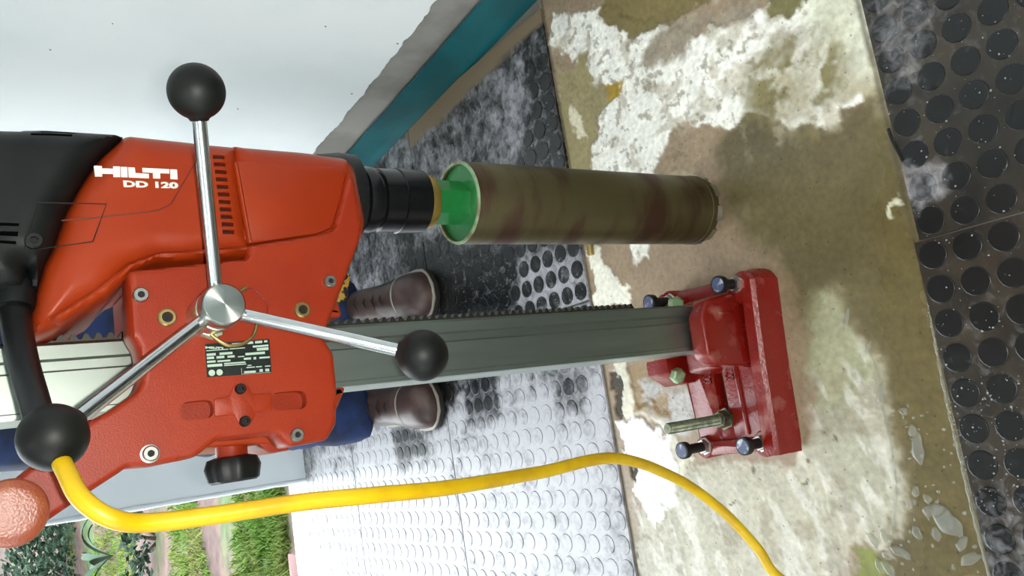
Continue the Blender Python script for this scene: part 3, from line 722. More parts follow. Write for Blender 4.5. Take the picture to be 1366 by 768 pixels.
# bright scratches are left to the metal; gear rack on the bit side
mb = MB(); V = []; Fc = []; pitch = 0.0105; z = 0.20; prof = [(CX1-.001, 0.195)]
while z < 1.13:
    prof += [(CX1+.0045, z), (CX1+.0095, z+pitch*.22), (CX1+.0095, z+pitch*.5), (CX1+.0045, z+pitch*.72)]; z += pitch
prof += [(CX1-.001, z)]
mb.prism(prof, 0.853, 0.878)
part(mb, 'gear_rack', M_RACK, column, 20)
part(MB().box((CX0-.002, CY0-.002, 1.18), (CX1+.002, CY1+.002, 1.195), .003), 'column_cap', M_BLACK, column)

# carriage -----------------------------------------------------------------
YP = 0.760
PB_ = [(160,630),(120,656),(60,697),(28,713)]; PT_ = [(0,720),(-28,724),(-48,712),(-50,690),(-30,672)]
P1 = [(172,360),(331,344),(332,326),(425,312),(446,305),(458,262),(466,228),(474,240),(484,300),(481,322),(452,398),(432,450),(446,470),(451,520),(450,565),(437,587),
      (387,596),(369,578),(331,583),(292,585),(260,610),(205,621),(168,624)] + PB_ + PT_ + [(0,655),(60,606),(118,562),(150,545),(183,522),(190,508),(190,490),(185,463),(174,445)]
mb = pillow(xz(P1, YP), YP, 0.800, 0.0045, 0.004, 0.003)
carr = part(mb, 'carriage_plate', M_RED)
# two rounded pockets either side of the cross-shaped cover
cut = MB()
def pocket(pts, depth, Y=YP): cut.prism(round_poly(xz(pts, Y), 0.012, 5), Y-0.01, Y+depth)
pocket([(240,537),(284,532),(286,557),(242,561)], 0.012); pocket([(361,524),(408,520),(410,545),(363,548)], 0.012)
carve(carr, cut)
XC = [(285,532),(305,529),(312,514),(320,511),(330,514),(336,526),(361,524),(363,547),(341,550),(336,563),(328,569),(318,565),(312,553),(286,556)]
cross = part(MB().prism(xz(XC, YP), YP-0.0018, YP+.002, 0.001, 2, corner=0.002), 'cross_cover', M_RED, carr)
# rear body of the carriage round the column
mb = MB()
mb.prism([(0.140, .655), (.192, .665), (.192, .848), (.140, .848)], 0.795, 0.945, 0.006, 3, corner=0.006)
mb.prism([(0.018, .690), (.0685, .660), (.0685, .848), (.030, .848)], 0.795, 0.945, 0.006, 3, corner=0.006)
mb.box((.03, .905, .68), (.19, .945, .84), .006)
part(mb, 'carriage_body', M_REDM)
# rounded grip end of the arm
pc = at(15, 684, .760)
part(MB().lathe((pc.x, .7610, pc.z), (0, -1, 0), [(0, .0260), (.0035, .0256), (.0060, .0235), (.0072, .016), (.0076, .001)], 40), 'grip_pad', M_GRIP, carr, 60)
# lower rib behind the plate
part(MB().prism(xz([(369,578),(331,583),(360,604),(388,600)], .80), .80, .86, .003, 2), 'carriage_rib', M_RED, carr)

def screw(px, py, r, m, Y=YP, parent=None, name='screw', washer=None, hexr=0.45):
    p = at(px, py, Y); r = r*1.12
    mb = MB().lathe((p.x, Y+.001, p.z), (0, -1, 0), [(0, r), (.0050, r), (.0062, r*.85), (.0062, r*hexr)], 20, cap1=False)
    mb.lathe((p.x, Y+.001, p.z), (0, -1, 0), [(.0062, r*hexr), (.0025, r*hexr)], 6, cap0=False)
    s = part(mb, name, m, parent)
    part(MB().lathe((p.x, Y-.0014, p.z), (0, -1, 0), [(0, r*hexr*.98), (.0004, r*hexr*.98)], 12), 'socket', M_HOLE, parent)
    if washer: part(MB().lathe((p.x, Y, p.z), (0, -1, 0), [(0, washer), (.0012, washer), (.0014, r)], 24), 'washer', M_ZINC, s if parent is None else parent)
    return s
screw(187, 394, .0058, M_ZINC, parent=carr); screw(439, 376, .0055, M_ZINC, parent=carr); screw(395, 580, .0056, M_ZINC, parent=carr)
screw(200, 605, .0058, M_ZINC, parent=carr, washer=.0078); screw(222, 424, .0070, M_BRASS, parent=carr, hexr=.6); screw(402, 414, .0068, M_BRASS, parent=carr, hexr=.6)
screw(320, 519, .0042, M_BLACK, Y=YP-.0018, parent=carr, hexr=.5); screw(326, 562, .0042, M_BLACK, Y=YP-.0018, parent=carr, hexr=.5)

# depth-stop knob below the plate
kz = .775
mb = MB().lathe((.040, .815, kz), (-1, 0, 0), [(0, .0145), (.028, .0145), (.030, .013)], 24); neck = part(mb, 'knob_neck', M_RED)
mb = MB(); n = 40; prof = [(.024, .0155), (.026, .0225), (.034, .0255), (.046, .0230), (.048, .020)]; V = []; Fc = []
for h, r in prof:
    for k in range(n):
        a = 2*math.pi*k/n; q = r*(1+0.05*math.cos(8*a)); V.append((.040-h, .815+q*math.cos(a), kz+q*math.sin(a)))
for i in range(len(prof)-1):
    for k in range(n): j = (k+1) % n; Fc.append((i*n+k, i*n+j, (i+1)*n+j, (i+1)*n+k))
Fc.append(tuple(range(n))[::-1]); Fc.append(tuple((len(prof)-1)*n+k for k in range(n)))
mb.add(V, Fc); part(mb, 'clamp_knob', M_BLACK, neck)

# rating plate
q = [(273,459),(359,452),(362,497),(276,503)]
rp = part(MB().prism(xz(q, YP), YP-.0007, YP+.001, corner=.0006), 'rating_plate', M_LABEL, carr)
def on_plate(u, v, Y): # u 0..1 across, v 0..1 down
    x = (q[0][0]*(1-u)+q[1][0]*u)*(1-v) + (q[3][0]*(1-u)+q[2][0]*u)*v
    y = (q[0][1]*(1-u)+q[1][1]*u)*(1-v) + (q[3][1]*(1-u)+q[2][1]*u)*v
    return at(x, y, Y)
# illegible print: word-length dashes as in the photograph
mb = MB()
for u0, u1, v0, v1 in [(.42,.60,.04,.075),(.66,.75,.03,.10),(.78,.89,.03,.10),(.92,.97,.03,.09),(.02,.36,.19,.215),(.38,.62,.19,.215),(.74,.98,.16,.215),(.80,.98,.24,.32),(.02,.16,.29,.36),(.22,.42,.29,.36),
        (.62,.92,.36,.43),(.02,.13,.39,.46),(.17,.29,.39,.46),(.34,.45,.40,.46),(.50,.60,.44,.47),(.59,.70,.50,.56),(.74,.78,.50,.57),(.83,.99,.51,.56),(.02,.15,.51,.57),(.18,.38,.52,.57),
        (.02,.25,.62,.70),(.28,.61,.61,.65),(.28,.62,.67,.70),(.64,.70,.72,.75),(.62,.75,.78,.81),(.77,.86,.78,.81),(.91,.99,.78,.81),(.58,.76,.90,.96),(.82,.87,.87,.95),(.91,.97,.87,.95),(.54,.545,.80,.97),(.54,.99,.975,.985)]:
    c = [on_plate(u0, v0, YP-.00085), on_plate(u1, v0, YP-.00085), on_plate(u1, v1, YP-.00085), on_plate(u0, v1, YP-.00085)]
    mb.prism([(p.x, p.z) for p in c], YP-.00095, YP-.0006)
for cu in (.08, .20):
    p = on_plate(cu, .88, YP-.0006); mb.lathe((p.x, YP-.0006, p.z), (0, -1, 0), [(0, .0028), (.0003, .0028)], 16)
part(mb, 'label_print', M_LTEXT, carr, None)

# lettering helpers: flat mesh letters laid on the plane Y
def quad_letters(mb, quads, ox, oy, s, Y, th=.0004):
    for qd in quads: mb.prism(xz([(ox+a/s, oy+b/s) for a, b in qd], Y), Y-th, Y+.0006)
def text_on(txt, corners, Y, name, m, parent, bold=0.0, th=.0004):
    cu = bpy.data.curves.new(name, 'FONT'); cu.body = txt; cu.fill_mode = 'FRONT'; cu.offset = bold; cu.resolution_u = 4
    t = bpy.data.objects.new(name, cu); COL.objects.link(t); bpy.context.view_layer.update()
    dg = bpy.context.evaluated_depsgraph_get(); me = bpy.data.meshes.new_from_object(t.evaluated_get(dg)); bpy.data.objects.remove(t)
    co = np.array([v.co[:] for v in me.vertices]); lo, hi = co.min(0), co.max(0)
    for v in me.vertices:
        a = (v.co.x-lo[0])/(hi[0]-lo[0]); b = 1-(v.co.y-lo[1])/(hi[1]-lo[1])
        x = (corners[0][0]*(1-a)+corners[1][0]*a)*(1-b) + (corners[3][0]*(1-a)+corners[2][0]*a)*b
        y = (corners[0][1]*(1-a)+corners[1][1]*a)*(1-b) + (corners[3][1]*(1-a)+corners[2][1]*a)*b
        v.co = at(x, y, Y)
    bm = bmesh.new(); bm.from_mesh(me); bmesh.ops.recalc_face_normals(bm, faces=bm.faces)
    ex = bmesh.ops.extrude_face_region(bm, geom=bm.faces[:]); bmesh.ops.translate(bm, vec=(0, -th, 0), verts=[g for g in ex['geom'] if isinstance(g, bmesh.types.BMVert)])
    bm.to_mesh(me); bm.free(); me.materials.clear()
    return sub(link(name, me, m, None, None), parent)
HQ = [[(50,205),(155,210),(160,345),(65,345)], [(150,240),(305,245),(305,312),(155,308)], [(300,213),(392,217),(394,354),(305,350)], [(402,220),(485,224),(490,357),(405,354)],
      [(497,226),(583,230),(590,300),(765,312),(768,370),(505,358)], [(680,234),(1030,250),(1032,308),(912,303),(914,374),(822,370),(818,298),(684,292)], [(1042,252),(1132,256),(1140,384),(1048,380)]]
# label logo
mb = MB(); quad_letters(mb, [[(a, b) for a, b in qd] for qd in HQ], 272.5, 457.2, 45.0, YP-.0006, .0003); part(mb, 'label_logo', M_LTEXT, carr, None)

# crank wheel ---------------------------------------------------------------
H = at(300, 405, .70); HX, HZ = H.x, H.z
mb = MB().lathe((HX, .762, HZ), (0, -1, 0), [(0, .0185), (.040, .0185), (.0415, .0170), (.0445, .0170), (.046, .0190), (.059, .0185), (.0615, .0165), (.062, .0005)], 48)
hub = part(mb, 'crank_hub', M_HUB)
hub.data.transform(Matrix.Translation((-HX, 0, -HZ))); hub.location = (HX, 0, HZ)
for (px, py) in [(262, 122), (71, 583), (564, 474)]:
    b = at(px, py, .652); c = Vector((HX, .722, HZ)); d = (b-c).normalized()
    sp = part(MB().tube([c+d*.006, c+d*.06, b-d*.012], .0058, 20), 'crank_spoke', M_CHROME)
    mb = MB(); prof = [(-.0236, .0068), (-.0232, .0072)]
    for k in range(1, 24):
        a = math.pi*k/24; 
        if math.sin(a)*.0228 > .0072 or k > 12: prof.append((-math.cos(a)*.0228, math.sin(a)*.0228))
    prof.append((.0228, .0004)); mb.lathe(b, d, prof, 36)
    part(mb, 'ball_knob', M_KNOB, sp, 60)
# locking pin with its wire clip below the hub, and the thin red cord
p0 = at(283, 441, .748)
pin = part(MB().prism(xz([(268,435),(293,431),(296,447),(285,452),(269,446)], .748), .744, .756, .0012, 2), 'locking_pin', mat('pale_zinc', (190, 200, 176), .4, .6))
pts = [at(x, y, Yy) for x, y, Yy in [(281,446,.744),(293,455,.742),(307,461,.742),(325,458,.743),(337,449,.745),(341,440,.748),(343,433,.752),(350,431,.757)]]
part(MB().tube(spline(pts, 5), .0016, 8), 'clip_wire', M_BRASS, pin)
pts = [at(x, y, .756) for x, y in [(325,384),(338,386),(350,396),(357,408),(355,420),(348,432)]]
part(MB().tube(spline(pts, 5), .0006, 6), 'retaining_cord', M_BASE, pin)
o = part(MB().tube([at(316,392,.735), at(328,384,.742)], .0022, 8), 'hub_pin', M_BRASS, hub); o.location = (-HX, 0, -HZ)

# motor ---------------------------------------------------------------------
YM = .768
bnd = [(165,184),(150,198),(132,214),(112,242),(98,266),(87,287),(78,312),(71,332),(60,352),(52,380),(44,412)]
red = bnd + [(38,430),(42,452),(77,440),(115,417),(143,402),(172,367),(205,354),(240,354),(333,345),(312,200),(205,189)]
motor = part(pillow(xz(red, .795), YM, .962, .026), 'motor_housing', M_REDM)
# cooling slots
cut = MB()
for k in range(11):
    t = k/10; x0 = 284+t*13; y0 = 209+t*100; x1 = x0+14
    cut.prism(xz([(x0, y0-2.8), (x1+2, y0-2.4), (x1+2, y0+3.0), (x0, y0+2.8)], YM), YM-.01, YM+.012)
carve(motor, cut)
for k in range(11):
    t = k/10; x0 = 284+t*13; y0 = 209+t*100; x1 = x0+14
    part(MB().prism(xz([(x0, y0-3.0), (x1+2, y0-2.6), (x1+2, y0+3.2), (x0, y0+3.0)], YM), YM+.009, YM+.0125), 'vent_slot', M_HOLE, motor)
# lower flank that sweeps down to the grip
part(pillow(xz([(58,432),(120,392),(165,358),(205,344),(335,334),(335,346),(240,355),(205,356),(172,370),(140,400),(77,438)], .795), YM-.003, .955, .010), 'grip_flank', M_REDM, motor)
c0 = at(15, 178, .80); c1 = at(15, 392, .80)
blk = xz(bnd, .795)+[(c1.x+.02, c1.z-.012), (c1.x, c1.z-.01), (c1.x-.004, 1.03), (c0.x-.02, 1.05), (c0.x, 1.03)]+xz([(0,179),(60,178)], .795)
mb = pillow(blk, YM-.0012, .964, .026); cap = part(mb, 'motor_end_cap', M_BLACK)
cut = MB()
for pts in ([(54,180),(100,182),(98,186),(52,184)], [(40,186),(94,188),(92,192),(38,190)], [(-8,307),(23,308),(22,312),(-8,311)], [(-8,318),(22,319),(21,325),(-8,324)], [(-8,330),(20,331),(19,335),(-8,334)]):
    cut.prism(xz(pts, .79), YM-.02, YM+.030)
carve(cap, cut)
# brush cover: its outline is a fine groove ridge, with a screw
bc = [(51,270),(142,272),(124,322),(31,335)]
P = [at(x, y, YM-.0008) for x, y in bc]
part(MB().tube(P+[P[0]], .0006, 6, False), 'cover_seam', M_HOLE, motor)
pp = [at(x, y, YM+.0002) for x, y in [(82,294),(140,289),(196,283),(212,280),(228,272),(262,214)]]
part(MB().tube(pp, .0006, 6), 'shell_seam', M_REDD, motor)
screw(45, 322, .0062, M_BLACK, Y=YM-.0012, parent=cap)
# lettering
mb = MB(); quad_letters(mb, HQ, 120, 200, 9.757, YM); part(mb, 'brand_letters', M_PRINT, motor, None)
text_on('DD 120', [(164,240.5),(237.5,243),(238,251.5),(165,249.5)], YM-.0002, 'model_letters', M_PRINT, motor, bold=.05)
# gear head
gh = part(pillow(xz([(300,199),(400,208),(455,216),(468,232),(482,300),(478,322),(425,345),(330,345),(300,340)], .80), .770, .955, .026, .005), 'gear_head', M_REDM)
part(MB().prism(xz([(312,214),(332,325),(424,312),(443,304),(456,262),(462,232),(448,222)], .768), .7675, .778, .003, 2, corner=.003), 'gear_cover', M_REDM, gh)

# chuck and bit ---------------------------------------------------------------
def zc(x): return at(x, 272, .83).z
mb = MB().lathe((BX, BY, 0), (0, 0, 1), [(zc(489), .030), (zc(489), .048), (zc(486), .052), (zc(466), .053), (zc(440), .050)], 48)
part(mb, 'spindle_collar', M_BLACK)
mb = MB().lathe((BX, BY, 0), (0, 0, 1), [(zc(580), .030), (zc(579), .0385), (zc(549), .0395), (zc(546), .0395), (zc(545), .0380), (zc(520), .0380), (zc(518), .0345), (zc(515), .0345), (zc(513), .0385), (zc(506), .0395), (zc(498), .0380), (zc(494), .032), (zc(486), .032)], 48)
chuck = part(mb, 'chuck', mat('black_oiled_steel', (22, 22, 24), .24, .4))
part(MB().lathe((BX, BY, 0), (0, 0, 1), [(zc(594), .030), (zc(592), .033), (zc(584), .0345), (zc(579), .033)], 32), 'brass_ring', mat('worn_brass_ring', (150, 126, 62), .4, .8), chuck)
BT, BB, BR = .455, .030, .0522
mb = MB().lathe((BX, BY, 0), (0, 0, 1), [(BT-.004, BR-.004), (BT, BR-.0035), (BT, BR-.0006), (BT-.001, BR), (BB+.012, BR), (BB+.0115, BR+.0009), (BB, BR+.0009), (BB, BR-.0035), (BB+.02, BR-.0035), (BT-.03, BR-.0035)], 64, False, False)
bit = part(mb, 'core_bit', M_BIT); bit['label'] = 'rusty steel core bit tube'
part(MB().lathe((BX, BY, 0), (0, 0, 1), [(BT-.012, BR-.0037), (BT-.005, BR-.0037), (BT-.005, .020)], 48), 'bit_head', M_GREEN, bit)
part(MB().lathe((BX, BY, 0), (0, 0, 1), [(BT-.006, .0275), (zc(592), .0275)], 6), 'bit_hexagon', M_GREEN, bit, 30)
part(MB().lathe((BX, BY, 0), (0, 0, 1), [(BT-.0015, BR-.0037), (BT+.0012, BR-.0032), (BT+.0012, BR-.0004), (BT-.0015, BR+.0003)], 64, False, False), 'bit_rim', M_RIM, bit)
for k in range(9):
    a = 2*math.pi*k/9+.15
    mb = MB(); 
    pts = []
    for j in range(7):
        t = a+(j/6-.5)*.42; pts.append((BX+(BR+.0014)*math.cos(t), BY+(BR+.0014)*math.sin(t)))
    for j in range(6, -1, -1):
        t = a+(j/6-.5)*.42; pts.append((BX+(BR-.004)*math.cos(t), BY+(BR-.004)*math.sin(t)))
    mb.prism(pts, BB-.006, BB+.003, axis='z'); part(mb, 'diamond_segment', M_ZINC, bit)

# power cord -------------------------------------------------------------------
pts = [at(x, y, Yy) for x, y, Yy in [(60,592,.668),(76,606,.650),(88,628,.632),(108,664,.612),(148,691,.606),(200,697,.614),(300,685,.612),(400,670,.608),(500,660,.607),(600,650,.628),(720,630,.686),(820,611,.729),(900,637,.774),(960,678,.781),(1010,730,.766),(1037,768,.758)]]
pts += [Vector((-.30, .745, .045)), Vector((-.38, .72, .012)), Vector((-.52, .64, .0072)), Vector((-.8, .58, .0072)), Vector((-1.2, .7, .0118)), Vector((-1.7, .5, .0118)), Vector((-2.4, .9, .0118))]
cord = MB().tube(spline(pts, 8), .0064, 14).build('power_cord', M_YEL)
tag(cord, 'yellow power cord hanging from the drill down to the cement floor', 'cord')
sl = [at(x, y, Yy) for x, y, Yy in [(20,372,.80),(20,400,.795),(22,432,.782),(31,482,.745),(46,535,.705),(62,594,.668),(72,606,.655)]]
S = spline(sl, 6); n = len(S)
o = MB().tube(S, [.0128-.0032*i/(n-1) for i in range(n)], 18).build('strain_relief', M_RUB, cord)
o['label'] = 'black rubber strain relief sleeve'
c = at(20, 392, .795); under(MB().tube([at(20,384,.798), at(20,414,.79)], [.0165, .0150], 18).build('cable_gland', M_BLACK), rig)

# ------------------------------------------------------------------ the operator standing behind the drill
person = empty('person', (0.235, 1.98, 0.0))
tag(person, 'person in navy work trousers and brown boots standing behind the drill', 'person')
def skin(name, verts, edges, radii, root=0, levels=2):
    me = bpy.data.meshes.new(name); me.from_pydata(verts, edges, [])
    o = bpy.data.objects.new(name, me); COL.objects.link(o)
    md = o.modifiers.new('skin', 'SKIN'); md.use_smooth_shade = True
    for i, r in enumerate(radii):
        sv = me.skin_vertices[0].data[i]; sv.radius = r if isinstance(r, tuple) else (r, r); sv.use_root = (i == root)
    sd = o.modifiers.new('sub', 'SUBSURF'); sd.levels = levels; sd.render_levels = levels
    bpy.context.view_layer.update(); dg = bpy.context.evaluated_depsgraph_get()
    m2 = bpy.data.meshes.new_from_object(o.evaluated_get(dg)); bpy.data.objects.remove(o); return m2
PXC, PYC = 0.235, 2.0
V = []; E = []; Rr = []
def jv(p, r, parent=None):
    V.append((p[0], p[1], p[2])); Rr.append(r)
    if parent is not None: E.append((parent, len(V)-1))
    return len(V)-1
pel = jv((PXC, PYC+.02, .96), (.145, .115)); bel = jv((PXC, PYC+.02, 1.10), (.150, .115), pel); che = jv((PXC, PYC+.03, 1.30), (.165, .12), bel)
sho = jv((PXC, PYC+.03, 1.42), (.12, .09), che); nek = jv((PXC, PYC+.02, 1.49), (.055, .055), sho); hd0 = jv((PXC, PYC-.005, 1.57), (.066, .075), nek); hd1 = jv((PXC, PYC-.005, 1.66), (.074, .09), hd0); hd2 = jv((PXC, PYC, 1.72), (.055, .065), hd1)
for s in (-1, 1):
    ax = 0.108 if s < 0 else 0.368
    hip = jv((PXC+s*.085, PYC+.01, .88), (.092, .098), pel); th = jv((PXC+s*.098, PYC+.0, .70), (.086, .09), hip); kn = jv((PXC+s*.112, PYC-.02, .50), (.076, .08), th)
    ca = jv(((ax+PXC+s*.112)/2+s*.004, PYC+.01, .30), (.074, .078), kn); an = jv((ax, PYC+.005, .135), (.078, .088), ca); jv((ax, PYC-.005, .085), (.080, .094), an)
    s1 = jv((PXC+s*.19, PYC+.03, 1.42), (.062, .062), sho); el = jv((PXC+s*.27, PYC+.02, 1.18), (.05, .05), s1); fo = jv((PXC+s*.19, PYC-.14, 1.14), (.042, .042), el); wr = jv((PXC+s*.11, PYC-.22, 1.12), (.028, .030), fo)
    pm = jv((PXC+s*.065, PYC-.245, 1.115), (.026, .036), wr)
    for k in range(4):
        zz = 1.140-.018*k; L = (.070, .078, .074, .058)[k]
        a = jv((PXC+s*.045, PYC-.258, zz), (.0095, .0095), pm); b = jv((PXC+s*(.045-L*.5), PYC-.270, zz-.004), (.009, .009), a); jv((PXC+s*(.045-L*.85), PYC-.258, zz-.010), (.008, .008), b)
    a = jv((PXC+s*.075, PYC-.262, 1.145), (.011, .011), pm); b = jv((PXC+s*.055, PYC-.275, 1.165), (.010, .010), a); jv((PXC+s*.030, PYC-.280, 1.168), (.0085, .0085), b)
me = skin('body', V, E, Rr, pel)
for m in (M_TROUS, M_JACKET, M_SKIN): me.materials.append(m)
for f in me.polygons:
    c = f.center; hand = abs(c.x-PXC) < .125 and c.y < PYC-.185 and c.z > 1.0
    f.material_index = 2 if (c.z > 1.475 or hand) else 1 if c.z > 1.0 else 0
# cloth folds on the trouser legs
co = np.array([v.co[:] for v in me.vertices]); nr = np.array([v.normal[:] for v in me.vertices])
f1 = fbm(co[:, 0]*3+co[:, 2]*7, co[:, 2]*16+co[:, 1]*6, 1.6, 3, 91)-.5
amp = np.where(co[:, 2] < .45, .030, .018)*(co[:, 2] < 1.4)
co = co + nr*(f1*amp)[:, None]
me.vertices.foreach_set('co', co.astype(np.float32).ravel()); me.update()
under(link('body', me, None, None, 180), person)
# face and hair
hc = Vector((PXC, PYC-.005, 1.63))
mb = MB(); mb.lathe(hc+Vector((0, .01, -.01)), (0, 0, 1), [(.0, .102), (.03, .103), (.07, .092), (.105, .06), (.12, .01)], 24); o = under(mb.build('hair', M_HAIR, None, 180), person)
for s in (-1, 1):
    under(MB().lathe(hc+Vector((s*.03, -.093, .0)), (0, -1, 0), [(0, .012), (.006, .008), (.008, .001)], 12).build('eye', M_PRINT, None, 180), person)
    under(MB().lathe(hc+Vector((s*.082, .0, -.01)), (s, 0, 0), [(0, .026), (.008, .024), (.010, .01)], 12).build('ear', M_SKIN, None, 60), person)
under(MB().add([(hc.x-.014, hc.y-.09, hc.z-.045), (hc.x+.014, hc.y-.09, hc.z-.045), (hc.x, hc.y-.09, hc.z), (hc.x, hc.y-.122, hc.z-.04)], [(0, 1, 3), (1, 2, 3), (2, 0, 3), (0, 2, 1)]).build('nose', M_SKIN), person)
under(MB().box((hc.x-.025, hc.y-.092, hc.z-.078), (hc.x+.025, hc.y-.084, hc.z-.068), .002).build('mouth', mat('lips', (120, 66, 60), .5)), person)
# badge on the shin
bp_ = [at(x, y, 1.922) for x, y in [(452,368),(466,366),(462,402),(447,406)]]
under(MB().prism([(p.x, p.z) for p in bp_], 1.914, 1.925, .002, 2, corner=.006).build('leg_badge', M_PATCH), person)
# boots: lofted leather upper, welt and sole
def boot(cx, ytoe, toe_x):
    L = .305; n = 26; seg = 22; yh = ytoe+L
    prof = [(0, .010, .018), (.02, .026, .036), (.06, .038, .050), (.12, .046, .060), (.22, .050, .068), (.34, .049, .074), (.46, .044, .086), (.58, .041, .108), (.70, .041, .135), (.82, .042, .148), (.92, .038, .146), (.98, .026, .12), (1, .012, .09)]
    ts = [a for a, _, _ in prof]; W = np.interp(np.linspace(0, 1, n), ts, [b*1.2 for _, b, _ in prof]); Hh = np.interp(np.linspace(0, 1, n), ts, [c for _, _, c in prof])
    Vv = []; Fc = []
    for i in range(n):
        t = i/(n-1); y = ytoe+L*t; x = toe_x+(cx-toe_x)*min(1, t*1.4)
        for k in range(seg):
            a = math.pi*k/(seg-1); u = math.cos(a); v = math.sin(a)
            crease = 0.002*math.sin(t*60)*(0.3 < t < 0.6)*v
            Vv.append((x+W[i]*math.copysign(abs(u)**.8, u), y, .016+Hh[i]*(abs(v)**.75)+crease))
    for i in range(n-1):
        for k in range(seg-1): Fc.append((i*seg+k, i*seg+k+1, (i+1)*seg+k+1, (i+1)*seg+k))
    Fc.append(tuple(range(seg))); Fc.append(tuple((n-1)*seg+k for k in range(seg))[::-1])
    for i in range(n-1): Fc.append((i*seg, (i+1)*seg, (i+1)*seg+seg-1, i*seg+seg-1))
    up = under(MB().add(Vv, Fc).build('boot', M_BOOT, None, 60), person)
    def outline(d):
        l = []; r = []
        for i in range(n):
            t = i/(n-1); y = ytoe+L*t; x = toe_x+(cx-toe_x)*min(1, t*1.4); yy = y-(d if i == 0 else 0)+(d if i == n-1 else 0)
            l.append((x-W[i]-d, yy)); r.append((x+W[i]+d, yy))
        return l+r[::-1]
    for nm, d, z0, z1, m in (('sole', .004, .0073, .022, M_SOLE), ('welt', .006, .021, .026, M_WELT)):
        w_ = MB().prism(outline(d), z0, z1, .0012, 2, axis='z').build(nm, m, None, 60); w_.parent = up; w_.matrix_parent_inverse = Matrix.Identity(4)
    # toe-cap seam, tongue opening and laces
    x = toe_x+(cx-toe_x)*.42
    pts = [(x+.060*math.cos(a), ytoe+L*.30, .017+.073*math.sin(a)**.75) for a in np.linspace(.12, math.pi-.12, 16)]
    w_ = MB().tube(pts, .0022, 6).build('toe_seam', M_WELT, None, 60); w_.parent = up
    for k in range(4):
        t = .44+.07*k; hgt_ = float(np.interp(t, ts, [c for _, _, c in prof])); xx = toe_x+(cx-toe_x)*min(1, t*1.4)
        w_ = MB().tube([(xx-.022, ytoe+L*t, .014+hgt_*.93), (xx, ytoe+L*t-.004, .020+hgt_), (xx+.022, ytoe+L*t, .014+hgt_*.93)], .003, 6).build('lace', M_SOLE, None, 60); w_.parent = up
boot(.110, 1.765, .088); boot(.366, 1.715, .352)

# ------------------------------------------------------------------ outdoors beyond the doorway
def gnd_nodes(nt, N, L):
    b = N['Principled BSDF']; b.inputs['Roughness'].default_value = .9
    tc = N.new('ShaderNodeTexCoord'); mp = N.new('ShaderNodeMapping'); mp.inputs['Scale'].default_value = (.45, 1.5, 1); L.new(tc.outputs['Object'], mp.inputs['Vector'])
    n = N.new('ShaderNodeTexNoise'); n.inputs['Scale'].default_value = 1.3; n.inputs['Detail'].default_value = 8; L.new(mp.outputs['Vector'], n.inputs['Vector'])
    n2 = N.new('ShaderNodeTexNoise'); n2.inputs['Scale'].default_value = 16; n2.inputs['Detail'].default_value = 8; L.new(tc.outputs['Object'], n2.inputs['Vector'])
    cr = N.new('ShaderNodeValToRGB'); e = cr.color_ramp.elements
    e[0].position = .40; e[0].color = (*lin((70, 50, 45)), 1); e[1].position = .60; e[1].color = (*lin((60, 80, 38)), 1)
    q_ = cr.color_ramp.elements.new(.5); q_.color = (*lin((86, 66, 57)), 1)
    L.new(n.outputs['Fac'], cr.inputs[0])
    mr = N.new('ShaderNodeMapRange'); mr.inputs[1].default_value = .3; mr.inputs[2].default_value = .7; mr.inputs[3].default_value = .55; mr.inputs[4].default_value = 1.3; L.new(n2.outputs['Fac'], mr.inputs[0])
    vm = N.new('ShaderNodeVectorMath'); vm.operation = 'SCALE'; L.new(cr.outputs[0], vm.inputs[0]); L.new(mr.outputs[0], vm.inputs['Scale']); L.new(vm.outputs[0], b.inputs['Base Color'])
M_GND = attr_mat('grassy_soil', gnd_nodes)
def gz(x, y): return -0.06 + 0.012*max(0, y-3) + 0.055*max(0, y-7.0) + 0.05*math.sin(x*1.3+y*.7)*min(1, max(0, (y-3.2)*.5))
mb = MB(); V = []; Fc = []; xs_ = np.linspace(-14, 10, 70); ys_ = np.concatenate([np.linspace(2.9, 8, 40), np.linspace(8.3, 40, 40)])
for y in ys_:
    for x in xs_: V.append((x, y, gz(x, y)))
nn = len(xs_)
for j in range(len(ys_)-1):
    for i in range(nn-1): Fc.append((j*nn+i, j*nn+i+1, (j+1)*nn+i+1, (j+1)*nn+i))
struct(mb.add(V, Fc).build('ground', M_GND, None, 180), 'grassy bare soil slope outside the doorway')
def leaf_mat(name, c, c2): return mat(name, c, .8, col2=c2, scale=3, lo=.35, hi=.65, spec=.15)
M_GR = leaf_mat('grass_blades', (80, 112, 44), (108, 116, 62)); M_LF = leaf_mat('dark_leaves', (28, 44, 34), (52, 70, 56)); M_LF2 = leaf_mat('mid_leaves', (44, 68, 38), (70, 86, 56)); M_FR = leaf_mat('pale_frond', (70, 84, 72), (50, 66, 54))
mb = MB()
for _ in range(4200):
    y = 3.2+7*random.random()**1.5; x = random.uniform(-.12*y-.35, -.02*y+.06)
    if fbm(np.array([x*.45*1.3+3]), np.array([y*1.5*1.3]), 1, 3, 5)[0] < .5: continue
    for k in range(7):
        a = random.uniform(0, 6.28); h = random.uniform(.012, .045); r = random.uniform(.0, .05); bx_, by_ = x+r*math.cos(a*3), y+r*math.sin(a*3); z = gz(bx_, by_)
        dx, dy = math.cos(a)*.004, math.sin(a)*.004; lx, ly = random.uniform(-.03, .03), random.uniform(-.03, .03)
        mb.add([(bx_-dx, by_-dy, z), (bx_+dx, by_+dy, z), (bx_+lx*.5+dx*.7, by_+ly*.5+dy*.7, z+h*.6), (bx_+lx, by_+ly, z+h), (bx_+lx*.5-dx*.7, by_+ly*.5-dy*.7, z+h*.6)], [(0, 1, 2, 4), (4, 2, 3)])
g = mb.build('grass_tufts', M_GR, None, None); g['kind'] = 'stuff'; tag(g, 'tufts of green grass on the soil outside the doorway', 'grass')
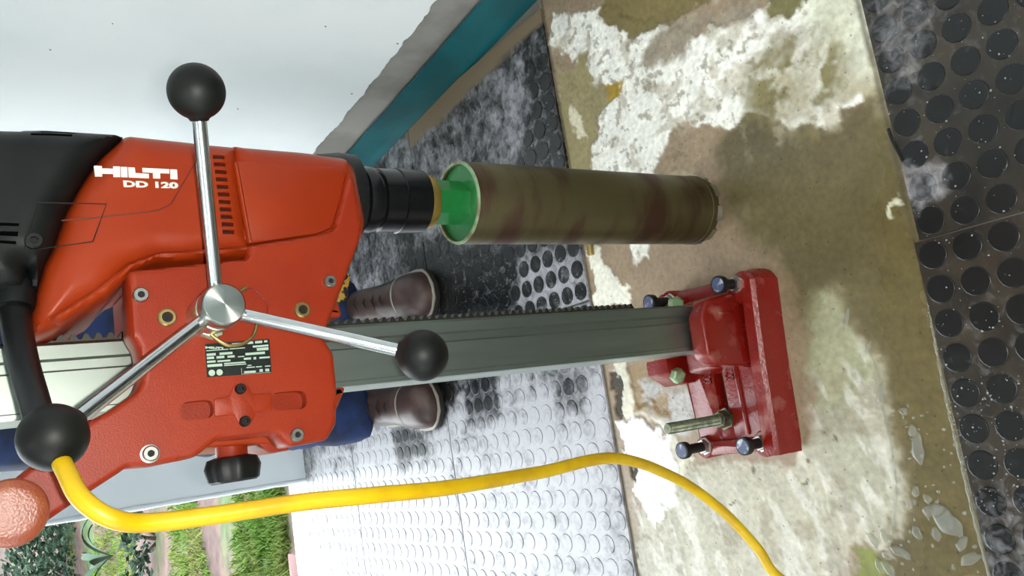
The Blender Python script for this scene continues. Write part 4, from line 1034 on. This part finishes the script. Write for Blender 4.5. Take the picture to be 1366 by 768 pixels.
def shrub(x, y, r, h, m, label, n=420, ls=.07):
    z = gz(x, y); root = empty('leafy_shrub', (x, y, z)); mb = MB()
    for _ in range(n):
        a = random.uniform(0, 6.28); t = random.random()**.5; rr = r*t*(0.6+.4*random.random()); zz = z+h*random.random()*(1-.5*t*t)+.05
        c = Vector((x+rr*math.cos(a), y+rr*math.sin(a), zz)); d = Vector((math.cos(a)+random.uniform(-.7, .7), math.sin(a)+random.uniform(-.7, .7), random.uniform(-.3, .8))).normalized()
        u = d.orthogonal().normalized(); u.rotate(Matrix.Rotation(random.uniform(0, 6.28), 3, d)); nrm = d.cross(u); L_ = ls*random.uniform(.7, 1.5)
        mb.add([c, c+d*L_*.5+u*L_*.28+nrm*L_*.08, c+d*L_, c+d*L_*.5-u*L_*.28+nrm*L_*.08], [(0, 1, 2), (0, 2, 3)])
    under(mb.build('foliage', m, None, None), root); mb = MB()
    for k in range(5):
        a = k*1.26; mb.tube([(x, y, z-.03), (x+.3*r*math.cos(a), y+.3*r*math.sin(a), z+h*.5), (x+.6*r*math.cos(a), y+.6*r*math.sin(a), z+h*.85)], [.015, .01, .004], 5)
    under(mb.build('stem', M_BOOT), root); return tag(root, label, 'shrub', 'shrubs on the slope')
shrub(-.75, 8.6, .8, .55, M_LF, 'dark green shrub nearest the door jamb on the slope', 2600, .055)
shrub(-2.15, 9.8, .8, .7, M_LF, 'dark leafy shrub further from the door jamb on the slope', 600)
shrub(-.35, 12.5, 1.3, 1.3, M_LF2, 'large green shrub rising high behind the dark shrubs', 900, .1)
shrub(-3.3, 12.8, 1.5, 1.5, M_LF2, 'large green shrub at the back, away from the jamb', 900, .1)
shrub(-.80, 5.9, .3, .14, M_LF2, 'low bright weed clump on the bare soil', 260, .05)
shrub(-.32, 5.6, .25, .12, M_LF, 'low dark weed clump on the bare soil beside the jamb', 220, .05)
root = empty('broadleaf_plant', (-.47, 7.2, gz(-.47, 7.2)))
for k in range(6):
    a = k*1.05+.4; L_ = .34+.08*(k % 3); b0 = Vector((-.47, 7.2, gz(-.47, 7.2))); mb = MB(); V = []; Fc = []
    for i in range(9):
        t = i/8; p = b0+Vector((math.cos(a), math.sin(a), 0))*L_*t*.8+Vector((0, 0, L_*(t-.75*t*t)*1.3)); s_ = Vector((-math.sin(a), math.cos(a), 0))*(.026*math.sin(math.pi*min(1, t*.9+.08)))
        V += [p-s_+Vector((0, 0, .012)), p, p+s_+Vector((0, 0, .012))]
    for i in range(8): Fc += [(3*i, 3*i+1, 3*i+4, 3*i+3), (3*i+1, 3*i+2, 3*i+5, 3*i+4)]
    under(mb.add(V, Fc).build('leaf', M_FR, None, 180), root)
tag(root, 'pale broad-leaved plant in front of the dark shrubs', 'plant')
bk = fl(394, 752, 0); tag(MB().box((bk.x-.16, bk.y-.0, gz(bk.x, bk.y)-.01), (bk.x+.03, bk.y+.09, gz(bk.x, bk.y)+.055), .004).build('brick', M_BRICK), 'pink brick lying just outside the door sill', 'brick')
